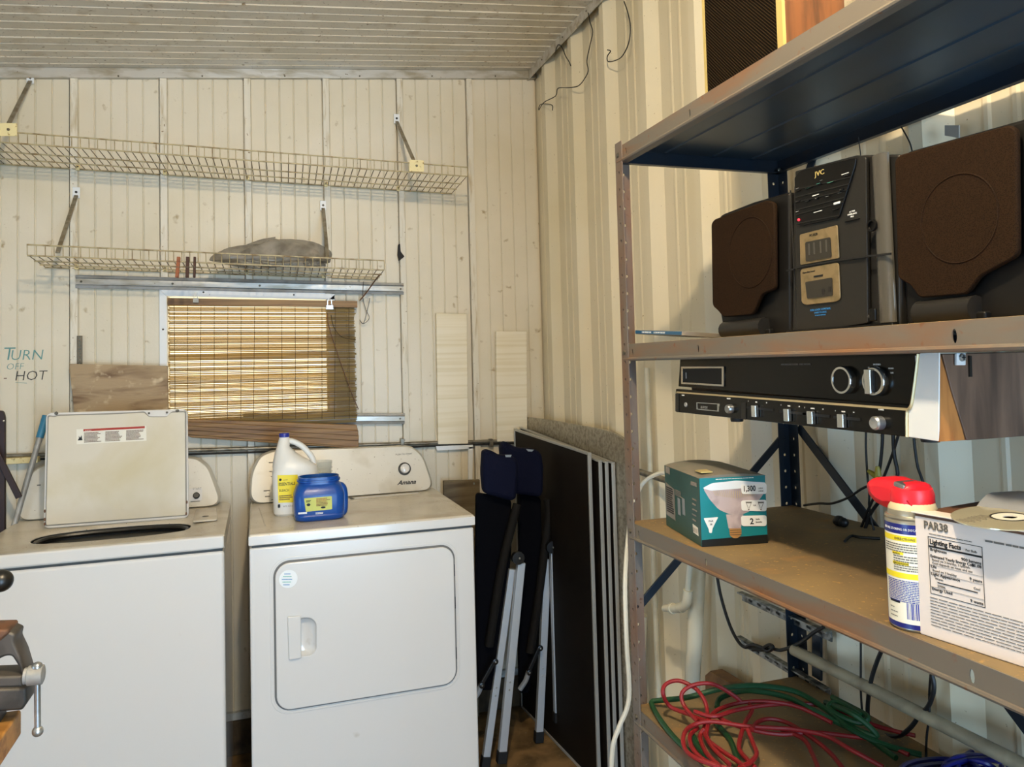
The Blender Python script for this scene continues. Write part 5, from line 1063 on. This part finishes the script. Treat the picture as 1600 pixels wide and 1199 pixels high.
solo('wood_block', MB().prism(pp(FX(1.19), [(1111, 1054), (1119, 1047), (1160, 1072), (1160, 1100), (1112, 1100)]), -.02, .02, FX(1.19)), 'pine', 'short pine offcut standing against the wall behind the red cord', 'block', bevel=.002)

# ================================================================ RIGHT WALL PIPES AND BARS
def pipe(name, lbl, a, b, r, mt, cat_='pipe', n=16, parts=None):
    t = thing(name, lbl, cat_, tuple(b)); obj('pipe', MB().tube([a, b], r, n), mt, t, smooth=True); return t
pipe('thin_pipe', 'thin cream plastic pipe standing against the right wall behind the front post', P(1010, 575, 'x', 1.19), P(1030, 1110, 'x', 1.185), .0085, 'pvc')
t = pipe('drain_pipe', 'thick white plastic pipe leaning against the right wall under the third shelf', P(1092, 870, 'x', 1.17), P(1080, 1100, 'x', 1.16), .022, 'pvc')
t = thing('pipe_fitting', 'white plastic pipe tee with a short side branch beside the thick pipe', 'fitting', tuple(P(1070, 945, 'x', 1.122)))
obj('riser', MB().tube([P(1078, 880, 'x', 1.122), P(1074, 925, 'x', 1.122)], .0085, 12), 'pvc', t, smooth=True)
obj('elbow', MB().tube(cat([P(1075, 922, 'x', 1.122), P(1073, 940, 'x', 1.122), P(1068, 948, 'x', 1.122), P(1060, 950, 'x', 1.122)]), .0135, 14), 'pvc', t, smooth=True)
obj('branch', MB().tube([P(1066, 951, 'x', 1.122), P(1050, 951, 'x', 1.122)], .0125, 14).tube([P(1052, 951, 'x', 1.122), P(1049, 951, 'x', 1.122)], .0155, 14).tube([P(1050, 951, 'x', 1.122), P(1038, 951, 'x', 1.122)], .0095, 14), 'pvc', t, smooth=True)
solo('plastic_funnel', MB().tube([P(1003, 962, 'x', 1.17), P(1003, 985, 'x', 1.17), P(1003, 1065, 'x', 1.17)], [.018, .018, .005], 12), 'pvc', 'tapered white plastic tube hanging just right of the front post', 'tube', smooth=True)
pipe('wall_pipe', 'long dusty beige pipe running level along the right wall below the third shelf', P(1240, 1016, 'x', 1.165), P(1680, 1238, 'x', 1.165), .0125, 'pvc_old')
for lbl, a, b in (('upper galvanized bar on the right wall under the third shelf', (1160, 932), (1300, 996)), ('lower galvanized bar on the right wall below the dusty pipe', (1158, 1001), (1298, 1085))):
    t = thing('galvanized_bar', lbl, 'bar', tuple(P(*b, 'x', 1.19)), group=None); pa, pb = P(*a, 'x', 1.19), P(*b, 'x', 1.19); d = (pb - pa)
    obj('flange', MB().bar(pa, pb, .022, .004, side=(1, 0, 0)), 'galv', t, bevel=.001); obj('lip', MB().bar(pa + V((-.008, 0, .011)), pb + V((-.008, 0, .011)), .004, .016, side=(1, 0, 0)), 'galv', t)
    for k_ in range(1, 9): c_ = pa + d*(k_/9); obj('slot', MB().bar(c_ + V((-.003, .006, 0)), c_ + V((-.003, -.006, -.002)), .005, .001, side=(1, 0, 0)), 'black_rubber', t)
solo('steel_bracket', MB().bar(P(1277, 985, 'x', 1.2), P(1277, 1060, 'x', 1.2), .028, .006, side=(1, 0, 0)), 'shelf_blue', 'dark upright bracket joining the two galvanized bars', 'bracket')
pipe('steel_conduit', 'grey metal conduit poking out behind the teal carton', P(985, 733, 'x', 1.18), P(1060, 757, 'x', 1.18), .010, 'conduit')
cordw('white cable curving from behind the teal carton down past the front shelf post', [P(1048, 741, 'x', 1.10), P(1030, 740, 'x', 1.10), P(1008, 752, 'x', 1.08), P(996, 772, 'x', 1.05), P(985, 810, 'x', 1.0), P(977, 900, 'y', 1.85), P(979, 1000, 'y', 1.80), P(983, 1090, 'y', 1.80), P(968, 1135, 'y', 1.80), P(958, 1165, 'y', 1.80), P(955, 1210, 'y', 1.80)], .006, 'cord_white', 'white_cable')
solo('wall_tab', MB().prism(pp(FX(XP-.001), [(1478, 196), (1500, 196), (1500, 216), (1478, 212)]), 0, .003, FX(XP-.001)), 'frame_alu', 'small metal tab screwed to the right wall above the speaker', 'tab')

# loose wires by the ceiling
for lbl, l in (('short twisted black wire dangling from the ceiling trim near the corner', [(868, 80), (872, 70), (878, 74), (884, 88), (889, 96), (892, 103)]),
               ('long black wire drooping from the ceiling trim towards the corner', [(919, 20), (922, 35), (926, 50), (922, 70), (917, 95), (919, 110), (914, 122), (904, 134), (890, 137), (872, 138), (868, 150), (850, 160), (842, 172), (845, 163), (862, 164), (863, 173)]),
               ('hooked black wire hanging between the trim and the top shelf', [(975, 2), (981, 20), (985, 42), (982, 68), (972, 88), (960, 95), (950, 96), (949, 88), (954, 80), (949, 78)])):
    solo('loose_wire', MB().tube(cat([P(px, py, 'x', XP-.016) for px, py in l], 5), .0019, 6), 'cord_black', lbl, 'wire', smooth=True)

# ================================================================ PANELS LEANING IN THE CORNER
def lean_panel(lbl, a, b, ztop0, ztop1, fw, mt, sheet='dark_panel', name='framed_panel'):
    """upright panel from far end a to near end b (floor points)"""
    a = V(a); b = V(b); t = thing(name, lbl, 'panel', tuple((a+b)/2)); u_ = b - a; L_ = u_.length; fr = Fr(a, u_, (0, 0, 1))
    z0_ = 0.002
    q = [(0, z0_), (L_, z0_), (L_, ztop1), (0, ztop0)]
    obj('sheet', MB().prism([(fw*.5, z0_+fw*.5), (L_-fw*.5, z0_+fw*.5), (L_-fw*.5, ztop1-fw*.5), (fw*.5, ztop0-fw*.5)], -.009, -.004, fr), sheet, t)
    for q in ([(0, ztop0-fw), (L_, ztop1-fw), (L_, ztop1), (0, ztop0)], [(0, z0_), (L_, z0_), (L_, z0_+fw), (0, z0_+fw)], [(0, z0_+fw), (fw, z0_+fw), (fw, ztop0-fw), (0, ztop0-fw)], [(L_-fw, z0_+fw), (L_, z0_+fw), (L_, ztop1-fw), (L_-fw, ztop1-fw)]):
        obj('frame_bar', MB().prism(q, -.013, 0, fr), mt, t, bevel=.0015)
    return t
p_ = lambda px, py, X, zz=0: V((X, P(px, py, 'x', X).y, zz))
lean_panel('large dark brown panel with thin metal frame, frontmost of the panels leaning in the corner', (1.076, 3.250, 0), (1.120, 2.540, 0), P(797, 670, 'y', 3.25).z, P(915, 708, 'y', 2.54).z, .010, 'frame_alu')
lean_panel('metal-framed screen just behind the large dark panel', (1.100, 3.24, 0), (1.145, 2.505, 0), 1.222, P(938, 720, 'y', 2.505).z, .007, 'frame_alu')
lean_panel('narrow-framed screen, second behind the large dark panel', (1.116, 3.24, 0), (1.161, 2.487, 0), 1.215, P(946, 722, 'y', 2.487).z, .006, 'frame_alu')
lean_panel('narrow-framed screen closest to the foil board', (1.132, 3.24, 0), (1.177, 2.468, 0), 1.21, P(953, 723, 'y', 2.468).z, .006, 'frame_alu')
A, B = V((1.152, 3.25, 0)), V((1.200, 2.36, 0)); frp = Fr(A, B-A, (0, 0, 1)); L_ = (B-A).length
plate_m = slab([[(0, .03), (L_, .03)] + [uv(frp, *q) for q in ((978, 690), (968, 682), (958, 676), (940, 671), (900, 664), (860, 657), (822, 652))]], .012, .001); plate_m.transform(frp @ Matrix.Translation((0, 0, -.012)))
t = thing('foil_board', 'tall foil-faced insulation board, rearmost in the corner by the front shelf post', 'board', tuple((A+B)/2)); finish('board', plate_m, MATS['foil'], t)

# ================================================================ FOLDED CHAIRS
def chair(lbl, y, back, tag, legs, arm, hinge, latch, strap):
    c0 = P(*legs[0][1], 'y', y); t = thing('folding_chair', lbl, 'chair', (c0.x, y, 0), group='folded navy chairs beside the dryer')
    f_ = FY(y)
    me = slab([roundpoly(pp(FY(y-.03), back), .018, 5)], .06, .016); me.transform(FY(y-.03) @ Matrix.Translation((0, 0, -.06))); finish('back_pad', me, MATS['navy'], t); me.polygons.foreach_set('use_smooth', [True]*len(me.polygons)); me.set_sharp_from_angle(angle=math.radians(60))
    obj('label_tag', MB().prism(pp(FY(y-.032), tag), 0, .002, FY(y-.032)), 'alu', t)
    for (p0, p1, w_, fy) in legs:
        a, b = P(*p0, 'y', y+fy), P(*p1, 'y', y+fy); b.z = max(b.z, .004); e = b + (a-b)*.035
        obj('leg', MB().bar(a, e, w_, .024), 'alu_leg', t, bevel=.003); obj('foot_cap', MB().bar(e + (a-b)*.025, b, w_*1.18, .029), 'black_rubber', t, bevel=.003)
        for q in (.62, .66): c_ = a + (e-a)*q; obj('rivet', MB().sphere(c_ + V((0, -.012, 0)), .0035, 8), 'alu', t)
    for l in arm: obj('arm_rail', MB().tube(cat([P(px, py, 'y', y+.012) for px, py in l], 6), .017, 10), 'charcoal', t, smooth=True)
    c_ = P(*hinge, 'y', y-.016); obj('hinge', MB().lathe([(.024, 0), (.024, .02), (.0, .021)], 20, at(FY(y-.006), c_.x, c_.z)), 'black_plastic', t, smooth=True); obj('rivet', MB().sphere((c_.x+.004, y-.028, c_.z), .005, 8), 'alu', t)
    a, b = P(*latch[0], 'y', y-.02), P(*latch[1], 'y', y-.02); obj('latch_arm', MB().bar(a, b, .016, .01), 'black_plastic', t, bevel=.003)
    for p in (a, b): obj('latch_pivot', MB().lathe([(.011, 0), (.011, .008), (.004, .010)], 14, at(FY(p.y-.004), p.x, p.z)), 'black_plastic', t, smooth=True); obj('rivet', MB().sphere(p + V((0, -.013, 0)), .004, 8), 'alu', t)
    c_ = P(*latch[2], 'y', y-.012); obj('latch_tail', MB().tube(cat([b, (b+c_)/2+V((.006, 0, 0)), c_]), .010, 8), 'grey_sheet', t, smooth=True)
    me = slab([roundpoly(pp(FY(y+.03), strap), .02, 4)], .03, .008); me.transform(FY(y+.03) @ Matrix.Translation((0, 0, -.03))); finish('seat_pad', me, MATS['navy_dark'], t)
    return t
chair('folded navy padded chair with bright legs nearest the dryer', 2.78, [(757, 706), (764, 703), (772, 706), (782, 712), (800, 712), (810, 718), (812, 735), (808, 780), (800, 784), (758, 772), (755, 740)], [(789, 711), (799, 711), (798, 714.5), (790, 714.5)],
      [((814, 879), (783, 1192), .031, -.004), ((800, 889), (757, 1200), .028, .028)], [[(808, 788), (800, 820), (790, 860), (780, 910), (772, 960), (764, 1010)]], (809, 872), ((773, 1033), (752, 1070), (738, 1095)),
      [(745, 770), (800, 780), (800, 860), (788, 1000), (775, 1080), (748, 1080), (744, 900)])
chair('folded navy padded chair standing behind and to the right, against the dark panel', 2.90, [(784, 697), (791, 690), (802, 697), (815, 701), (838, 702), (848, 710), (851, 730), (850, 770), (845, 778), (790, 770)], [(822, 702), (834, 703), (831, 706), (825, 705.5)],
      [((865, 863), (872, 1128), .031, -.004), ((855, 873), (842, 1182), .030, .030)], [[(855, 780), (858, 800), (852, 850), (846, 900), (838, 960), (828, 1020)]], (862, 855), ((843, 1012), (826, 1050), (812, 1078)),
      [(812, 770), (846, 778), (848, 860), (838, 1000), (828, 1085), (812, 1085), (812, 900)])

# ================================================================ LEFT EDGE: vise on bench, poles
yv = 1.50
bench = thing('workbench', 'corner of a wooden workbench under the vise at the lower left', 'workbench', (-1.0, 1.3, 0))
xe = P(31, 1118, 'y', yv).x; ztb = P(31, 1112, 'y', yv).z
obj('bench_top', MB().box(-1.75, xe, .62, yv+.01, ztb-.042, ztb), 'bench_wood', bench, bevel=.004)
for x, y_ in ((-1.65, .7), (-1.65, 1.42), (-.72, .7), (-.72, 1.42)): obj('leg', MB().box(x-.04, x+.04, y_-.04, y_+.04, 0, ztb-.042), 'bench_wood', bench)
vs_ = thing('bench_vise', 'dark iron bench vise with a steel tommy bar at the left edge', 'vise', (-.45, yv, ztb)); fv = FY(yv-.04)
q = lambda l: pp(fv, l)
def vpart(name, l, h, mt, r=.004, z=0, bv=.004):
    me = slab([roundpoly(q(l), r, 4)], h, bv); me.transform(fv @ Matrix.Translation((0, 0, z))); o = finish(name, me, MATS[mt], vs_); me.polygons.foreach_set('use_smooth', [True]*len(me.polygons)); me.set_sharp_from_angle(angle=math.radians(50)); return o
vpart('base_casting', [(-40, 1075), (44, 1072), (45, 1095), (37, 1107), (-40, 1112)], .07, 'vise_iron', z=-.06)
vpart('slide', [(-40, 1058), (35, 1055), (37, 1074), (-40, 1076)], .055, 'vise_iron', z=-.052)
vpart('jaw_casting', [(-60, 1000), (8, 985), (25, 992), (22, 1004), (32, 1025), (41, 1055), (35, 1060), (30, 1045), (18, 1026), (8, 1026), (-60, 1060)], .05, 'vise_iron', z=-.05)
vpart('jaw_face', [(-60, 985), (14, 983), (15, 990), (-2, 1004), (-60, 1008)], .055, 'vise_rust', z=-.052, r=.003)
if ztb: 
    zl = uv(fv, 0, 1112)[1]
    if zl > ztb: obj('mount_plate', MB().box(-.62, -.40, yv-.09, yv+.0, ztb, zl+.01), 'vise_iron', vs_)
a, b = P(38, 1057, 'y', yv-.065), P(69, 1054, 'y', yv-.065); obj('screw_head', MB().tube([a, a+(b-a)*.15, a+(b-a)*.2, b-(b-a)*.06, b], [.0125, .0125, .0150, .0150, .011], 18), 'alu_dull', vs_, smooth=True)
a, b = P(58, 1043, 'y', yv-.066), P(59, 1143, 'y', yv-.066); obj('tommy_bar', MB().tube([a, b], .0048, 12), 'alu', vs_, smooth=True)
obj('bar_ball', MB().sphere(a, .0085, 14), 'alu', vs_, smooth=True); obj('bar_ball', MB().sphere(b, .0085, 14), 'alu', vs_, smooth=True)
t = thing('lever_handle', 'dark round knob of a lever at the left edge above the vise', 'lever', (-.60, yv+.03, ztb))
kc = P(2, 908, 'y', yv+.03); obj('knob', MB().sphere(kc, .0185, 18), 'black_plastic', t, smooth=True); obj('rod', MB().tube([kc, (-.56, yv+.03, kc.z-.01), (-.60, yv+.03, ztb)], .006, 8), 'alu_dull', t)
t = thing('iron_frame', 'dark brown upright with rounded top and crossing strut left of the washer', 'frame', tuple(P(4, 1000, 'y', 3.15)))
obj('upright', MB().prism(roundpoly(pp(FY(3.16), [(-6, 641), (7, 642), (10, 652), (10, 1190), (1, 1190), (-6, 1190)]), .008), 0, .02, FY(3.16)), 'iron_brown', t, bevel=.002)
obj('strut', MB().bar(P(-14, 690, 'y', 3.13), P(30, 778, 'y', 3.13), .020, .012), 'iron_brown', t, bevel=.002); obj('rivet', MB().sphere(P(6, 658, 'y', 3.138), .004, 8), 'alu', t)
t = thing('broom_handle', 'leaning grey pole with a blue grip behind the washer lid', 'pole', (-.84, 3.2, 0)); a, b = P(72, 650, 'y', 3.22), P(40, 760, 'y', 3.16); m_ = a + (b-a)*.32
low = b + (b-a)*3.0
obj('grip', MB().tube([a, m_], .013, 12), 'broom_blue', t, smooth=True); obj('pole', MB().tube([m_, b + (b-a)*.9], .010, 12), 'alu_dull', t, smooth=True)
